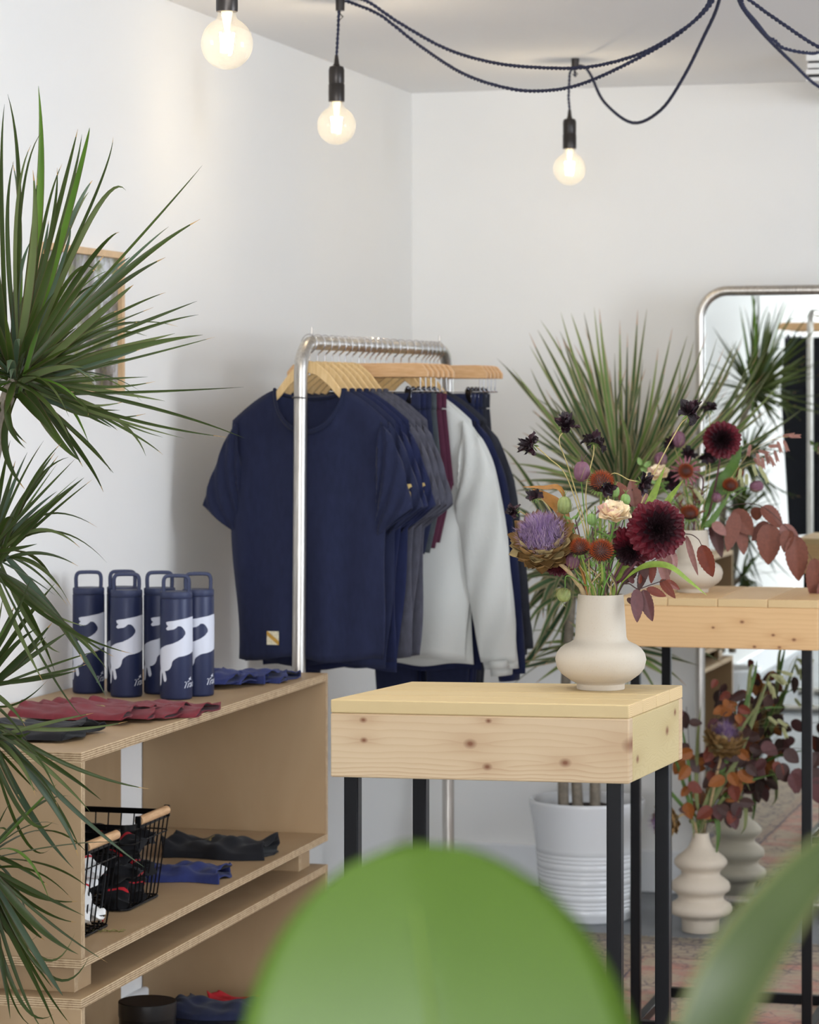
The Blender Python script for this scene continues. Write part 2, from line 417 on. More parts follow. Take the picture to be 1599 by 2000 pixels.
# ------------------------------------------------------------------ plinth tables
def quadpt(q, a, b):           # q: FL, FR, BR, BL
    FL, FR, BR, BL = [Vector(p) for p in q]
    return (FL * (1 - a) + FR * a) * (1 - b) + (BL * (1 - a) + BR * a) * b
def plinth(label, q, ztop, plank_dir, nplank, th_plank, apron, legs, lw, mats, zf=0.0):
    """q corner xy in world; legs world xy"""
    c = quadpt(q, .5, .5)
    root = thing('plinth_table', label, 'table', (c.x, c.y, 0), 0, 'pine plinth tables on black steel legs')
    fv = (Vector(q[1]) - Vector(q[0])); rot = math.atan2(fv.y, fv.x)
    L = Matrix.Rotation(-rot, 2)
    def loc(p): return L @ (Vector(p[:2]) - c.to_2d() if len(p) > 2 else Vector(p) - Vector((c.x, c.y)))
    c2 = Vector((c.x, c.y))
    def P(a, b):
        p = quadpt(q, a, b); return L @ (Vector((p.x, p.y)) - c2)
    def part(name, a0, a1, b0, b1, z0, z1, m, bev=0.0025):
        mb = MB(); mb.prism([P(a0, b0), P(a1, b0), P(a1, b1), P(a0, b1)], z0, z1)
        if name == 'plank': mb.m = [0, 0] + ([0, 1, 0, 1] if plank_dir == 'x' else [1, 0, 1, 0]); m = [m, ENDG]
        return put(name, mb, m, root, (0, 0, 0), rot, bevel=bev, seg=2)
    zt = ztop - th_plank
    for i in range(nplank):
        g = 0.0008
        a, b = i / nplank + g, (i + 1) / nplank - g
        if plank_dir == 'x': part('plank', 0, 1, a, b, zt, ztop, mats['plank'][i % len(mats['plank'])], 0.0022)
        else: part('plank', a, b, 0, 1, zt, ztop, mats['plank'][i % len(mats['plank'])], 0.0022)
    zb = zt - apron; t = 0.07
    part('front_apron', 0, 1, 0, t, zb, zt, mats['front'])
    part('rear_apron', 0, 1, 1 - t, 1, zb, zt, mats['front'])
    part('side_apron', 1 - t, 1, t, 1 - t, zb, zt, mats['side'])
    part('side_apron', 0, t, t, 1 - t, zb, zt, mats['side'])
    h = lw / 2
    fr = math.radians(-15.6) if len(legs) else 0
    for (x, y) in legs:
        mb = MB(); mb.box(-h, h, -h, h, zf, zb)
        put('leg', mb, BLACK, root, (x - c.x, y - c.y, 0), fr, bevel=0.002)
    def bar(i, j):
        a = Vector(legs[i]) - c2; b = Vector(legs[j]) - c2; d = (b - a).normalized(); n = Vector((-d.y, d.x)) * h * 0.98
        a = a + d * h; b = b - d * h
        mb = MB(); mb.prism([a - n, b - n, b + n, a + n], zf, zf + lw)
        put('stretcher', mb, BLACK, root, bevel=0.0015)
    bar(0, 1); bar(1, 2); bar(3, 2); bar(0, 3)
    return root
TQ = [(-.1253, 4.580), (.3409, 4.495), (.4541, 4.810), (.003, 4.871)]
fk = [(-.238 + .022, 1.0435, .008), (-.215, 1.0115, .008), (-.045, 1.0095, .013), (-.018, 0.974, .010), (.105, 0.983, .012), (.212, 1.012, .022), (-.016, 1.046, .007), (.165, 1.068, .004)]
front = pine('pine_front_board', 'xz', (203, 181, 149), (193, 165, 129), (150, 108, 70), fk, 120, 1.3, 0.942, strongband=0.045)
side = pine('pine_side_board', 'yz', (194, 176, 132), (186, 164, 116), (146, 120, 74), [(-.11, .985, .012), (.07, 1.01, .014), (.12, 1.035, .011)], 300, 4.1, 1.08, 0.014)
topm = [pine('pine_plank', 'xy', (201, 180, 136), (192, 166, 118), (196, 146, 92), (), 130, 2.2, 0.3),
        pine('pine_plank_pale', 'xy', (199, 180, 136), (190, 164, 118), (190, 142, 92), (), 170, 6.2, -0.3)]
def lg(x, y, Y): return (px(x, y, Y).x, Y)
plinth('small pine plinth table on black steel legs in the foreground holding a cream vase', TQ, 1.075, 'x', 4, 0.0215, 0.1015,
       [lg(689, 0, 4.600), lg(1201, 0, 4.525), lg(1294.5, 0, 4.792), lg(822, 0, 4.846)], 0.0235,
       {'plank': topm, 'front': front, 'side': side})
FLb = Vector((.507, 7.034)); dv2 = DV.to_2d(); du2 = DU.to_2d()
BQ = [FLb, FLb + dv2 * .486, FLb + dv2 * .486 + du2 * .47, FLb + du2 * .47]
bk = [(.06, 1.015, .008), (.135, .985, .007), (.185, .975, .008), (-.01, 1.0, .006), (.09, .956, .007), (.15, .956, .007)]
bfront = pine('pine_back_front_board', 'xz', (220, 184, 136), (208, 168, 120), (176, 126, 78), bk, 110, 8.3, 0.94)
bplank = pine('pine_back_plank', 'yx', (232, 202, 158), (222, 186, 138), (188, 140, 92), (), 150, 5.3, 0.05)
bplank2 = pine('pine_back_plank_warm', 'yx', (226, 192, 142), (214, 172, 120), (184, 134, 84), (), 130, 9.3, 0.25)
def bl(v, u): p = FLb + dv2 * v + du2 * u; return (p.x, p.y)
plinth('small pine plinth table on black steel legs standing behind, near the mirror', BQ, 1.07, 'y', 3.6 and 4, 0.02, 0.100,
       [bl(.038, .03), bl(.455, .03), bl(.455, .44), bl(.038, .44)], 0.0235,
       {'plank': [bplank, bplank2], 'front': bfront, 'side': bfront}, 0.0135)

# ------------------------------------------------------------------ plywood shelf units
SA = math.radians(90 - 14.8)
SO = Vector((-.603, 5.32, 0))
SLEN, SDEP, T = 1.603, 0.46, 0.018
def sh(x, y, z=0.0):          # shelf local to world
    return SO + Vector((math.cos(SA) * x - math.sin(SA) * y, math.sin(SA) * x + math.cos(SA) * y, z))
def shelf_box(name, label, z0, h, feet):
    root = thing(name, label, 'shelf', SO + Vector((0, 0, z0 - (feet or 0))), SA, 'birch plywood shelf boxes')
    f = feet
    board('top_board', root, 0, SLEN, 0, SDEP, f + h - T, f + h, 2)
    board('bottom_board', root, 0, SLEN, 0, SDEP, f, f + T, 2)
    board('side_panel', root, 0, T, 0, SDEP, f + T, f + h - T, 0)
    board('side_panel', root, SLEN - T, SLEN, 0, SDEP, f + T, f + h - T, 0)
    board('back_panel', root, T, 1.39, SDEP - T, SDEP, f + T, f + h - T, 1)
    for x in (0.055, SLEN - 0.12):
        board('riser', root, x, x + T, 0.035, SDEP - 0.02, 0, f, 0)
        board('riser', root, x + T, x + 0.085, 0.035, 0.035 + T, 0, f, 1)
    return root
shelf_box('shelf_box', 'lower plywood shelf box standing on the floor holding a black tin', 0.06, 0.386, 0.06)
shelf_box('shelf_box', 'upper plywood shelf box holding wire baskets, navy bottles on top', 0.502, 0.398, 0.056)
SHELF_TOP, SHELF_MID, SHELF_LOW = 0.90, 0.502 + T, 0.06 + T

# ------------------------------------------------------------------ framed picture on the left wall
def picture_mat():
    m = NT('outdoor_photo_print', 0.25)
    s = m.sep()
    f = m.noise(m.map((1, 1, 0.7)), 9.0, 4.0, 0.6, 0.6)
    g = m.noise(m.map(loc=(3, 1, 5)), 14, 5.0, 0.7, 0.3)
    c = m.ramp(f, [(0.36, lin((74, 70, 66))), (0.46, lin((120, 116, 110))), (0.54, lin((150, 148, 146))), (0.62, lin((206, 210, 216)))])
    c = m.mix(m.ramp(g, [(0.5, (0, 0, 0, 1)), (0.62, (1, 1, 1, 1))]), c, lin((120, 128, 78)))
    zz = m.math('MULTIPLY', m.math('ADD', s[2], 0.12), -7.0, clamp=True)
    c = m.mix(zz, c, lin((92, 76, 62)))
    m.color(c); return m.m
pl = Vector((-.6965, 6.83, 0)); pw, ph = 0.48, 0.33
# wall distance at that place
def wall_u(Y): return (Y - CORNER.y) / math.cos(A)
ploc = room(0.0, -2.615 - pw / 2 + 0.02, 1.7305)
pic = thing('framed_picture', 'photograph in a light wood frame hanging on the left wall', 'picture', ploc, -A)
mb = MB(); t = 0.016; d = 0.022
mb.box(0, d, -pw/2, pw/2, ph/2 - t, ph/2); mb.box(0, d, -pw/2, pw/2, -ph/2, -ph/2 + t)
mb.box(0, d, -pw/2, -pw/2 + t, -ph/2 + t, ph/2 - t); mb.box(0, d, pw/2 - t, pw/2, -ph/2 + t, ph/2 - t)
put('frame', mb, plain('frame_wood', (214, 180, 138), 0.5, var=0.08, scale=40), pic, bevel=0.0012, seg=1)
mb = MB(); mb.box(0.002, 0.010, -pw/2 + t, pw/2 - t, -ph/2 + t, ph/2 - t)
put('print', mb, picture_mat(), pic)

# ------------------------------------------------------------------ standing mirror
def rrect(w_, z0, z1, r, n=10, cx=0.0):
    P = []
    for (cx_, cz, a0) in ((w_ - r, z0 + r, -PI/2), (w_ - r, z1 - r, 0), (r, z1 - r, PI/2), (r, z0 + r, PI)):
        for i in range(n + 1):
            a = a0 + PI/2 * i / n
            P.append((cx_ + r * math.cos(a), cz + r * math.sin(a)))
    return P
MN = Vector((math.sin(A), math.cos(A), 0))
# mirror plane through (.93, 8.75); local x along DV
m0 = Vector((.93, 8.75, 0)); 
tl = px(1368, 700, 8.77)
k = (tl - m0).dot(DV); mloc = m0 + DV * k
mloc.z = 0
mir = thing('standing_mirror', 'tall standing mirror with rounded brushed steel tube frame', 'mirror', mloc, -A)
P = rrect(0.66, 0.036, 1.878, 0.085)
mb = MB(); pts = [Vector((x, 0, z)) for x, z in P]
n = len(pts); seg = 12; R_ = 0.0155; v = []
for i, p in enumerate(pts):
    t_ = (pts[(i + 1) % n] - pts[i - 1]).normalized(); a = Vector((0, 1, 0)); b = t_.cross(a)
    for q in range(seg): v.append(p + a * (R_ * math.cos(2*PI*q/seg)) + b * (R_ * math.sin(2*PI*q/seg)))
mb.add(v, [(i*seg+q, i*seg+(q+1)%seg, ((i+1)%n)*seg+(q+1)%seg, ((i+1)%n)*seg+q) for i in range(n) for q in range(seg)])
put('frame', mb, STEEL, mir)
Pi = rrect(0.66 - 0.024, 0.048, 1.866, 0.074)
mb = MB(); v = [(x + 0.0, -0.002, z) for x, z in Pi] + [(x, 0.004, z) for x, z in Pi]; nn = len(Pi)
for i in range(len(v)): v[i] = (v[i][0] + 0.012, v[i][1], v[i][2])
mb.add(v, [tuple(range(nn)), tuple(range(nn, 2*nn))[::-1]] + [(i, nn+i, nn+(i+1)%nn, (i+1)%nn) for i in range(nn)])
put('mirror_glass', mb, MIRRORG, mir, smooth=False)
mb = MB()
MF = plain('mirror_foot', (40, 40, 42), 0.5)
for x in (0.10, 0.56):
    mb = MB(); mb.tube([(x, 0.0, 0.012), (x, 0.0, 0.030)], 0.011, 10); mb.tube([(x, 0.0, 0.010), (x, 0.16, 0.010)], 0.0095, 10)
    put('foot', mb, MF, mir)
mb = MB(); mb.box(0.03, 0.63, 0.004, 0.012, 0.06, 1.85)
put('backing', mb, plain('mirror_backing', (60, 58, 56), 0.8), mir)

# ------------------------------------------------------------------ ceiling vent
mb = MB()
vent = thing('ceiling_vent', 'white slatted ventilation grille on the ceiling at the right edge', 'vent', px(1573, 108, 8.2) + Vector((0, 0, 0)), -A)
vent.location.z = CEIL; VW = plain('vent_white', (236, 234, 230), 0.5)
mb.box(0, .55, 0, .65, -0.026, 0)
put('housing', mb, VW, vent, bevel=.003)
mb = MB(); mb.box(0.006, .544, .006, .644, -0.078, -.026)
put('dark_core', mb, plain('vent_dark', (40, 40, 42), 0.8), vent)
for z in (-.046, -.064, -.084):
    mb = MB(); i_ = .003 if z > -.06 else 0.0
    mb.box(i_, .55 - i_, i_, .65 - i_, z, z + .0145 if z > -.08 else z + .012)
    put('slat', mb, VW, vent, bevel=.002)

# added lamp, unseen above the frame, to brighten the front table top from overhead
cl = thing('added_panel_lamp', 'added flat square ceiling lamp, unseen, brightening the front table from above', 'lamp', (-.15, 4.55, CEIL), -A)
mb = MB(); mb.box(-.32, .32, -.32, .32, -.03, 0); put('housing', mb, VW, cl, bevel=.004)
pm = NT('added_lamp_diffuser', .5); pm.b.inputs['Emission Color'].default_value = (1, .97, .92, 1); pm.b.inputs['Emission Strength'].default_value = 2.0
mb = MB(); mb.box(-.29, .29, -.29, .29, -.033, -.030); put('diffuser', mb, pm.m, cl)
_l = area('added_panel_light', (0, 0, -.04), (0, 0, -1), .56, .56, 7, (1, .97, .93)); _l.parent = cl

# ------------------------------------------------------------------ pendant lamps and cables
CABLE = NT('braided_navy_cable', 0.8); 
CABLE.color(CABLE.ramp(CABLE.noise(CABLE.co, 500, 2), [(0.35, lin((24, 27, 44))), (0.65, lin((52, 56, 84)))])); CABLE = CABLE.m
SOCKET = plain('dark_bronze_socket', (58, 54, 52), 0.35, 0.6)
def glass():
    m = NT('bulb_glass', 0.02); t_ = m.t
    tr = m.n('ShaderNodeBsdfTransparent'); gl = m.n('ShaderNodeBsdfGlossy'); gl.inputs['Roughness'].default_value = 0.03
    tl_ = m.n('ShaderNodeBsdfTranslucent'); tl_.inputs[0].default_value = (1.0, .95, .86, 1)
    lw_ = m.n('ShaderNodeLayerWeight'); lw_.inputs[0].default_value = 0.35
    tr.inputs[0].default_value = (1, .985, .94, 1)
    mx0 = m.n('ShaderNodeMixShader'); mx0.inputs[0].default_value = 0.022
    t_.links.new(tr.outputs[0], mx0.inputs[1]); t_.links.new(tl_.outputs[0], mx0.inputs[2])
    mx = m.n('ShaderNodeMixShader')
    t_.links.new(m.math('MULTIPLY', lw_.outputs['Facing'], 0.35), mx.inputs[0]); t_.links.new(mx0.outputs[0], mx.inputs[1]); t_.links.new(gl.outputs[0], mx.inputs[2])
    t_.links.new(mx.outputs[0], t_.nodes['Material Output'].inputs[0]); return m.m
BGLASS = glass()
FIL = NT('glowing_filament', 0.5); FIL.b.inputs['Emission Color'].default_value = (1, .80, .50, 1); FIL.b.inputs['Emission Strength'].default_value = 90; FIL.color((1, .8, .5, 1)); FIL = FIL.m
def twisted(mb, pts, r=0.0036, pitch=0.011):
    """two strands twisted around the path"""
    P = [Vector(p) for p in pts]; out = [P[0]]; 
    for a, b in zip(P, P[1:]):
        L = (b - a).length; n = max(1, int(L / (pitch / 6)))
        out += [a + (b - a) * (i + 1) / n for i in range(n)]
    for ph_ in (0, PI):
        q = []; up = Vector((0.1, 1, 0.05)); s_ = 0
        for i, p in enumerate(out):
            t_ = (out[min(i+1, len(out)-1)] - out[max(i-1, 0)]).normalized()
            a = t_.cross(up).normalized(); b = a.cross(t_)
            if i: s_ += (p - out[i-1]).length
            an = 2 * PI * s_ / (pitch * 2) + ph_
            q.append(p + a * math.cos(an) * r * 0.5 + b * math.sin(an) * r * 0.5)
        mb.tube(q, r * 0.62, 5)
def pendant(label, bx, by, s_, cordpts, sw=False):
    Y = F / s_; c = px(bx, by, Y)
    root = thing('pendant_lamp', label, 'lamp', c, 0, 'bare globe bulbs on braided cords')
    R_ = 0.0475; k_ = 1.0
    prof = [(0.0001, -R_)]
    for i in range(1, 15):
        a = -PI/2 + (PI * 0.86) * i / 14
        prof.append((R_ * math.cos(a), R_ * math.sin(a)))
    prof += [(0.0185, 0.0455), (0.0165, 0.052), (0.016, 0.066)]
    mb = MB(); mb.lathe(prof, 32); put('bulb', mb, BGLASS, root, angle=80)
    mb = MB()
    for q in range(4):
        a = PI/2 * q + .4
        mb.tube([(0.008*math.cos(a), 0.008*math.sin(a), -0.016), (0.0125*math.cos(a), 0.0125*math.sin(a), 0.020)], 0.0026, 6)
    put('filament', mb, FIL, root)
    mb = MB(); mb.tube([(0, 0, 0.022), (0, 0, 0.062)], [0.004, 0.012], 10)
    mb.tube([(0, 0, -0.018), (0, 0, 0.022)], 0.0012, 6)
    put('glass_stem', mb, plain('bulb_stem', (235, 225, 200), 0.4), root)
    mb = MB(); mb.lathe([(0.0001, 0.058), (0.0195, 0.058), (0.020, 0.062), (0.020, 0.100), (0.0188, 0.102), (0.0188, 0.104), (0.0195, 0.106), (0.0195, 0.136), (0.017, 0.144), (0.009, 0.147), (0.0065, 0.152), (0.0042, 0.172), (0.0001, 0.172)], 24)
    put('socket', mb, SOCKET, root)
    if sw:
        mb = MB(); mb.box(-0.006, 0.004, -0.024, -0.018, 0.108, 0.126); put('switch', mb, plain('switch', (30, 28, 28), 0.4), root, bevel=0.001)
    mb = MB(); twisted(mb, [Vector((0, 0, 0.170))] + [Vector(p) - c for p in cordpts])
    put('cord', mb, CABLE, root)
    l = bpy.data.lights.new('bulb_light', 'POINT'); l.energy = 1.6; l.color = (1, .84, .62); l.shadow_soft_size = 0.012
    lo = bpy.data.objects.new('bulb_light', l); COL.objects.link(lo); lo.parent = root; lo.location = (0, 0, -0.002)
    return root
Y1, Y2, Y3 = F / 1074, F / 795, F / 672
hook1 = px(443, 0, Y1); hook1.z = CEIL - 0.02
hook2 = px(664, 0, Y2); hook2.z = CEIL - 0.02
hook3 = px(1123, 125, 8.36); hook3.z = CEIL - 0.052
pendant('lit globe bulb pendant nearest the left, cut by the top edge, large in view', 443, 85, 1074, [px(443, -60, Y1), hook1])
pendant('lit globe bulb pendant hanging in the middle above the clothes rack', 657, 245, 795, [px(660, 60, Y2), px(662, 10, Y2), hook2])
pendant('lit globe bulb pendant farthest back, with a switch on its socket', 1112, 330, 672, [px(1110, 190, Y3), px(1112, 145, Y3), px(1120, 124, 8.38), hook3], True)
YR = 6.35; rose = px(1420, -110, YR); rose.z = CEIL
mb = MB(); mb.lathe([(0.0001, 0), (0.055, 0), (0.055, -0.022), (0.048, -0.028), (0.0001, -0.028)][::-1], 28)
tag(put('ceiling_rose', mb, SOCKET, loc=rose), 'dark round ceiling rose that gathers the braided cables', 'ceiling rose')
def hook(label, p):
    root = thing('cable_hook', label, 'hook', (p.x, p.y, CEIL), 0, 'dark ceiling hooks carrying the cables')
    mb = MB(); mb.lathe([(0.0001, -0.030), (0.011, -0.030), (0.0115, -0.002), (0.0115, 0), (0.0001, 0)], 16); put('plug', mb, SOCKET, root)
    mb = MB(); mb.tube([(0, 0, -0.03), (0, 0, -0.038), (0.007, 0, -0.045), (0, 0, -0.052), (-0.007, 0, -0.045)], 0.0018, 6); put('hook', mb, SOCKET, root)
hook('dark ceiling hook above the farthest bulb', hook3)
hook('dark ceiling hook above the bulb over the rack', hook2)
hook('dark ceiling hook above the left bulb', hook1)
def swag(label, P, group='braided navy cables'):
    pts = []
    for (x, y, Y) in P: pts.append(px(x, y, Y))
    c = pts[0].copy()
    mb = MB(); twisted(mb, [p - c for p in spline(pts, 6)], 0.0042, 0.012)
    return tag(put('cable', mb, CABLE, loc=c), label, 'cable', group)
rx = lambda dx: (1420 + dx, -88, YR)
swag('thick braided navy cable sagging from the rack bulb to the rose, upper of two', [(668, -8, Y2), (715, 2, 7.0), (780, 45, 6.97), (870, 95, 6.9), (960, 122, 6.8), (1050, 132, 6.72), (1150, 131, 6.62), (1250, 105, 6.5), (1330, 60, 6.42), (1385, 12, 6.36), (1405, -40, 6.33), (1412, -88, 6.31)])
swag('thin braided cable sagging lowest in front of the corner', [(660, -4, Y2 + .05), (732, 24, 7.09), (772, 52, 7.07), (820, 90, 7.04), (900, 142, 6.9), (980, 170, 6.8), (1050, 178, 6.75), (1130, 166, 6.65), (1230, 122, 6.52), (1320, 70, 6.44), (1378, 15, 6.4), (1395, -40, 6.37), (1402, -88, YR + .04)])
swag('braided cable looping from the farthest ceiling hook up to the rose', [(1131, 128, 8.30), (1142, 132, 8.26), (1155, 150, 8.2), (1180, 200, 8.0), (1235, 240, 7.75), (1290, 215, 7.4), (1335, 150, 7.1), (1375, 70, 6.8), (1400, 15, 6.6), (1412, -40, 6.45), (1417, -88, 6.40)])
swag('braided cable running down from the rose past the ceiling vent', [(1426, -88, 6.39), (1438, -20, 6.45), (1447, 10, 6.5), (1470, 42, 6.6), (1502, 78, 6.75), (1550, 125, 6.95), (1600, 170, 7.1), (1690, 215, 7.35), (1780, 190, 7.55), (1836, 72, 7.6)])
swag('braided cable that curls level beside the ceiling vent', [(1430, -88, 6.33), (1446, -10, 6.36), (1453, 15, 6.4), (1475, 42, 6.5), (1500, 73, 6.66), (1512, 78, 6.7), (1530, 94, 6.72), (1575, 103, 6.75), (1605, 99, 6.8), (1680, 60, 6.85), (1735, -1, 6.9)])
swag('braided cable running steepest to the upper right corner', [(1438, -88, 6.30), (1455, -15, 6.29), (1470, 5, 6.3), (1530, 48, 6.25), (1600, 93, 6.2), (1700, 135, 6.15), (1790, 90, 6.1), (1850, -104, 6.1)])
for lab, q in (('dark ceiling hook off the right edge, middle cable', (1735, -2, 6.9)), ('dark ceiling hook off the right edge, farthest cable', (1836, 70, 7.6)), ('dark ceiling hook off the right edge, nearest cable', (1850, -106, 6.1))):
    hook(lab, px(*q))
# ------------------------------------------------------------------ clothes rack
RA_, RB_ = Vector((-.262, 6.975, 0)), Vector((.107, 8.06, 0))
RV = RB_ - RA_; RLEN = RV.length; RROT = math.atan2(RV.y, RV.x); RTOP = 1.704; RR = 0.0165
rack = thing('clothes_rack', 'brushed steel clothes rack loaded with hanging garments beside the left wall', 'rack', RA_, RROT)
def rack_tube(L, H, splay=0.03, r=0.075):
    P = [(-splay, 0, 0.02), (-splay * .5, 0, H * .5)]
    for i in range(9):
        a = PI - PI / 2 * i / 8
        P.append((r + r * math.cos(a), 0, H - r + r * math.sin(a)))
    for i in range(9):
        a = PI / 2 - PI / 2 * i / 8
        P.append((L - r + r * math.cos(a), 0, H - r + r * math.sin(a)))
    P += [(L, 0, H * .5), (L + .005, 0, 0.02)]
    return P
mb = MB(); mb.tube(rack_tube(RLEN, RTOP - RR), RR, 16); put('rail_frame', mb, STEEL, rack)
for x in (-0.03, RLEN + .005):
    mb = MB(); mb.tube([(x, -.20, .016), (x, .20, .016)], 0.016, 14); put('foot', mb, STEEL, rack)
for x in (0.075, RLEN - 0.075):
    mb = MB(); mb.tube([(x, 0, RTOP), (x, 0, RTOP + .022)], [.0035, .002], 8); put('stop_pin', mb, STEEL, rack)
mb = MB(); mb.tube([(-.0135, 0, 1.552), (-.0132, 0, 1.5545)], RR + .0006, 16); put('joint_ring', mb, plain('joint_line', (70, 66, 62), .5), rack)
def on_rack(r, dy=0.0, yaw=0.0):
    d = RV.normalized(); return RA_ + d * (RLEN * r) + Vector((-d.y, d.x, 0)) * dy, RROT - PI / 2 + yaw

# hangers: origin on top of the rail, width on local x, front is local -y
def hook_mesh(zw):
    mb = MB(); P = [(0, 0, zw)]
    P += [(0.0, 0, -0.048), (0.006, 0, -0.040)]
    for i in range(11):
        a = math.radians(-38) + math.radians(238) * i / 10
        P.append((0.0200 * math.cos(a) + 0.0, 0, -0.0175 + 0.0222 * math.sin(a)))
    mb.tube(spline([P[0], P[1], P[2]] + P[3:], 3), 0.0018, 6)
    return mb
def shirt_hanger(label, loc, rz, group):
    h = thing('wooden_hanger', label, 'hanger', loc, rz, group)
    mb = MB(); rows = []
    n = 40; TB = [(0, -.060, .030), (.02, -.064, .032), (.05, -.089, .031), (.080, -.127, .026), (.10, -.152, .018), (.12, -.168, .014), (.16, -.202, .010), (.2, -.236, .009), (.21, -.244, .008)]
    for i in range(n + 1):
        x = -0.186 + 0.372 * i / n; ax = abs(x)
        k = max(j for j in range(len(TB) - 1) if TB[j][0] <= ax); f_ = (ax - TB[k][0]) / (TB[k + 1][0] - TB[k][0])
        zt = TB[k][1] * (1 - f_) + TB[k + 1][1] * f_; hh = TB[k][2] * (1 - f_) + TB[k + 1][2] * f_
        yy = 0.0; th = 0.0058 - .0036 * min(1, ax / .10)
        rows.append([(x, yy - th, zt - hh), (x, yy + th, zt - hh), (x, yy + th, zt), (x, yy - th, zt)])
    mb.grid(rows, wrap=True); mb.f += [(3, 2, 1, 0), tuple(4 * n + k for k in range(4))]; mb.m += [0, 0]
    put('wooden_arm', mb, PWOOD, h, bevel=0.002, seg=2)
    put('hook', hook_mesh(-0.095), CHROME, h)
    return h
def clip_hanger(label, loc, rz, group):
    h = thing('clip_hanger', label, 'hanger', loc, rz, group)
    mb = MB(); rows = []; n = 24
    for i in range(n + 1):
        x = -0.19 + 0.38 * i / n; e = max(0.0, (abs(x) - 0.165) / 0.025)
        top = -0.062 - 0.022 * e ** 2; bot = -0.098
        yy = -0.010 * (abs(x) / 0.19) ** 2; th = 0.0065
        rows.append([(x, yy - th, bot), (x, yy + th, bot), (x, yy + th, top), (x, yy - th, top)])
    mb.grid(rows, wrap=True); mb.f += [(3, 2, 1, 0), tuple(4 * n + k for k in range(4))]; mb.m += [0, 0]
    put('wooden_bar', mb, HWOOD, h, bevel=0.002, seg=2)
    put('hook', hook_mesh(-0.063), CHROME, h)
    mb = MB(); x = 0.165; mb.tube(spline([(-x, 0, -.096), (-x, 0, -.128), (-x + .006, 0, -.134), (0, 0, -.134), (x - .006, 0, -.134), (x, 0, -.128), (x, 0, -.096)], 3), 0.0017, 6)
    put('wire_rod', mb, CHROME, h)
    for sx in (-1, 1):
        mb = MB(); cx = sx * 0.135
        mb.box(cx - .009, cx + .009, -.009, -.003, -.165, -.128); mb.box(cx - .009, cx + .009, .003, .009, -.165, -.128)
        mb.tube([(cx - .008, 0, -.131), (cx + .008, 0, -.131)], 0.0075, 10)
        mb.sphere((cx, -.010, -.126), .006, 10, 6)
        put('clip', mb, BLACKCLIP, h, bevel=.001, seg=1)
    return h
BLACKCLIP = plain('clip_metal', (90, 90, 96), 0.2, 1.0)

def emblem_poly():     # small leaping hare
    return [(-.5, .05), (-.35, .22), (-.1, .25), (.08, .42), (.3, .5), (.42, .36), (.3, .28), (.22, .12), (.42, .0), (.52, -.22), (.36, -.18),
            (.14, -.1), (-.08, -.12), (-.3, -.36), (-.5, -.42), (-.38, -.26), (-.28, -.08)]
def fan(mb, poly, fn, mi=0):
    from mathutils.geometry import tessellate_polygon
    vs_ = [Vector((p[0], p[1], 0)) for p in poly]
    tr = tessellate_polygon([vs_])
    mb.add([fn(p[0], p[1]) for p in poly], [tuple(t) for t in tr], mi)
GOLD = plain('gold_thread', (206, 178, 110), 0.6)
PATCHM = None
def patch_mat():
    m = NT('cream_woven_patch', 0.8)
    s = m.sep(); d = m.math('SUBTRACT', m.math('ADD', m.math('MULTIPLY', s[0], 0.8), s[2]), 0.0)
    ab = m.math('ABSOLUTE', d)
    c = m.ramp(ab, [(0.0, lin((196, 150, 58))), (0.0045, lin((196, 150, 58))), (0.0052, lin((226, 218, 192)))], 'LINEAR')
    c = m.mix(m.ramp(m.noise(m.co, 380, 3), [(.55, (0, 0, 0, 1)), (.62, (.5, .5, .5, 1))]), c, lin((90, 86, 80)))
    m.color(c); return m.m

def torso(mb, H, whalf, hem, dep, seed, neck=.088, sh=.20, wav=0.012, skew=0.0, drop=.075):
    """closed body loop, width on x, front at -y; z=0 at the neck point, hem at -H"""
    rr = random.Random(seed); ph = [rr.uniform(0, 6.28) for _ in range(8)]
    nc, nr = 72, 34; rows = []
    for j in range(nr + 1):
        t = j / nr
        row = []
        for k in range(nc):
            an = 2 * PI * k / nc
            cx = math.cos(an); sx = math.sin(an)
            u = (abs(cx) ** 0.72) * (1 if cx >= 0 else -1)            # squarer than a circle
            wv = hem + (whalf - hem) * min(1, t * 1.25) ** 1.2
            if t > .8: wv = whalf + (sh - whalf) * ((t - .8) / .2) ** 1.5
            x = u * wv
            fr = sx < 0
            ax = abs(x)
            s_ = min(1, max(0, (ax - neck) / max(1e-4, sh - neck)))
            if ax > neck: zt = -drop * s_ ** 1.35
            else:
                q = 1 - (ax / neck) ** 2
                zt = (-0.098 if fr else -0.022) * max(0, q) ** 0.55
            z = -H + t * (zt + H)
            prof = (1 - t ** 6) * (0.55 + 0.45 * math.sin(PI * min(1, t * 1.1 + .1)))
            D = dep * prof
            if ax > neck * .8: D = max(D, .0095 * (1 - t ** 30))
            if t > .999 and ax <= neck: D = 0.022 * (1 - (ax / neck) ** 2) ** .5
            elif ax < neck: D = max(D, 0.022 * t ** 8)
            fold = wav * (1 - t) ** 0.8 * (math.sin(x * 34 + ph[0] + 2 * t) + .6 * math.sin(x * 61 + ph[1] - t * 3)) \
                 + .35 * wav * (1 - t ** 3) * math.sin(x * 19 + z * 9 + ph[2])
            yy = D * sx * (1.0 if abs(sx) > 1e-6 else 0) + (fold * (1 if fr else .7) if t < .97 else 0)
            zz = z + 0.006 * (1 - t) ** 4 * math.sin(x * 30 + ph[3]) + skew * x * (1 - t)
            row.append((x + .008 * (1 - t) * math.sin(z * 14 + ph[4]), yy, zz))
        rows.append(row)
    mb.grid(rows, wrap=True)
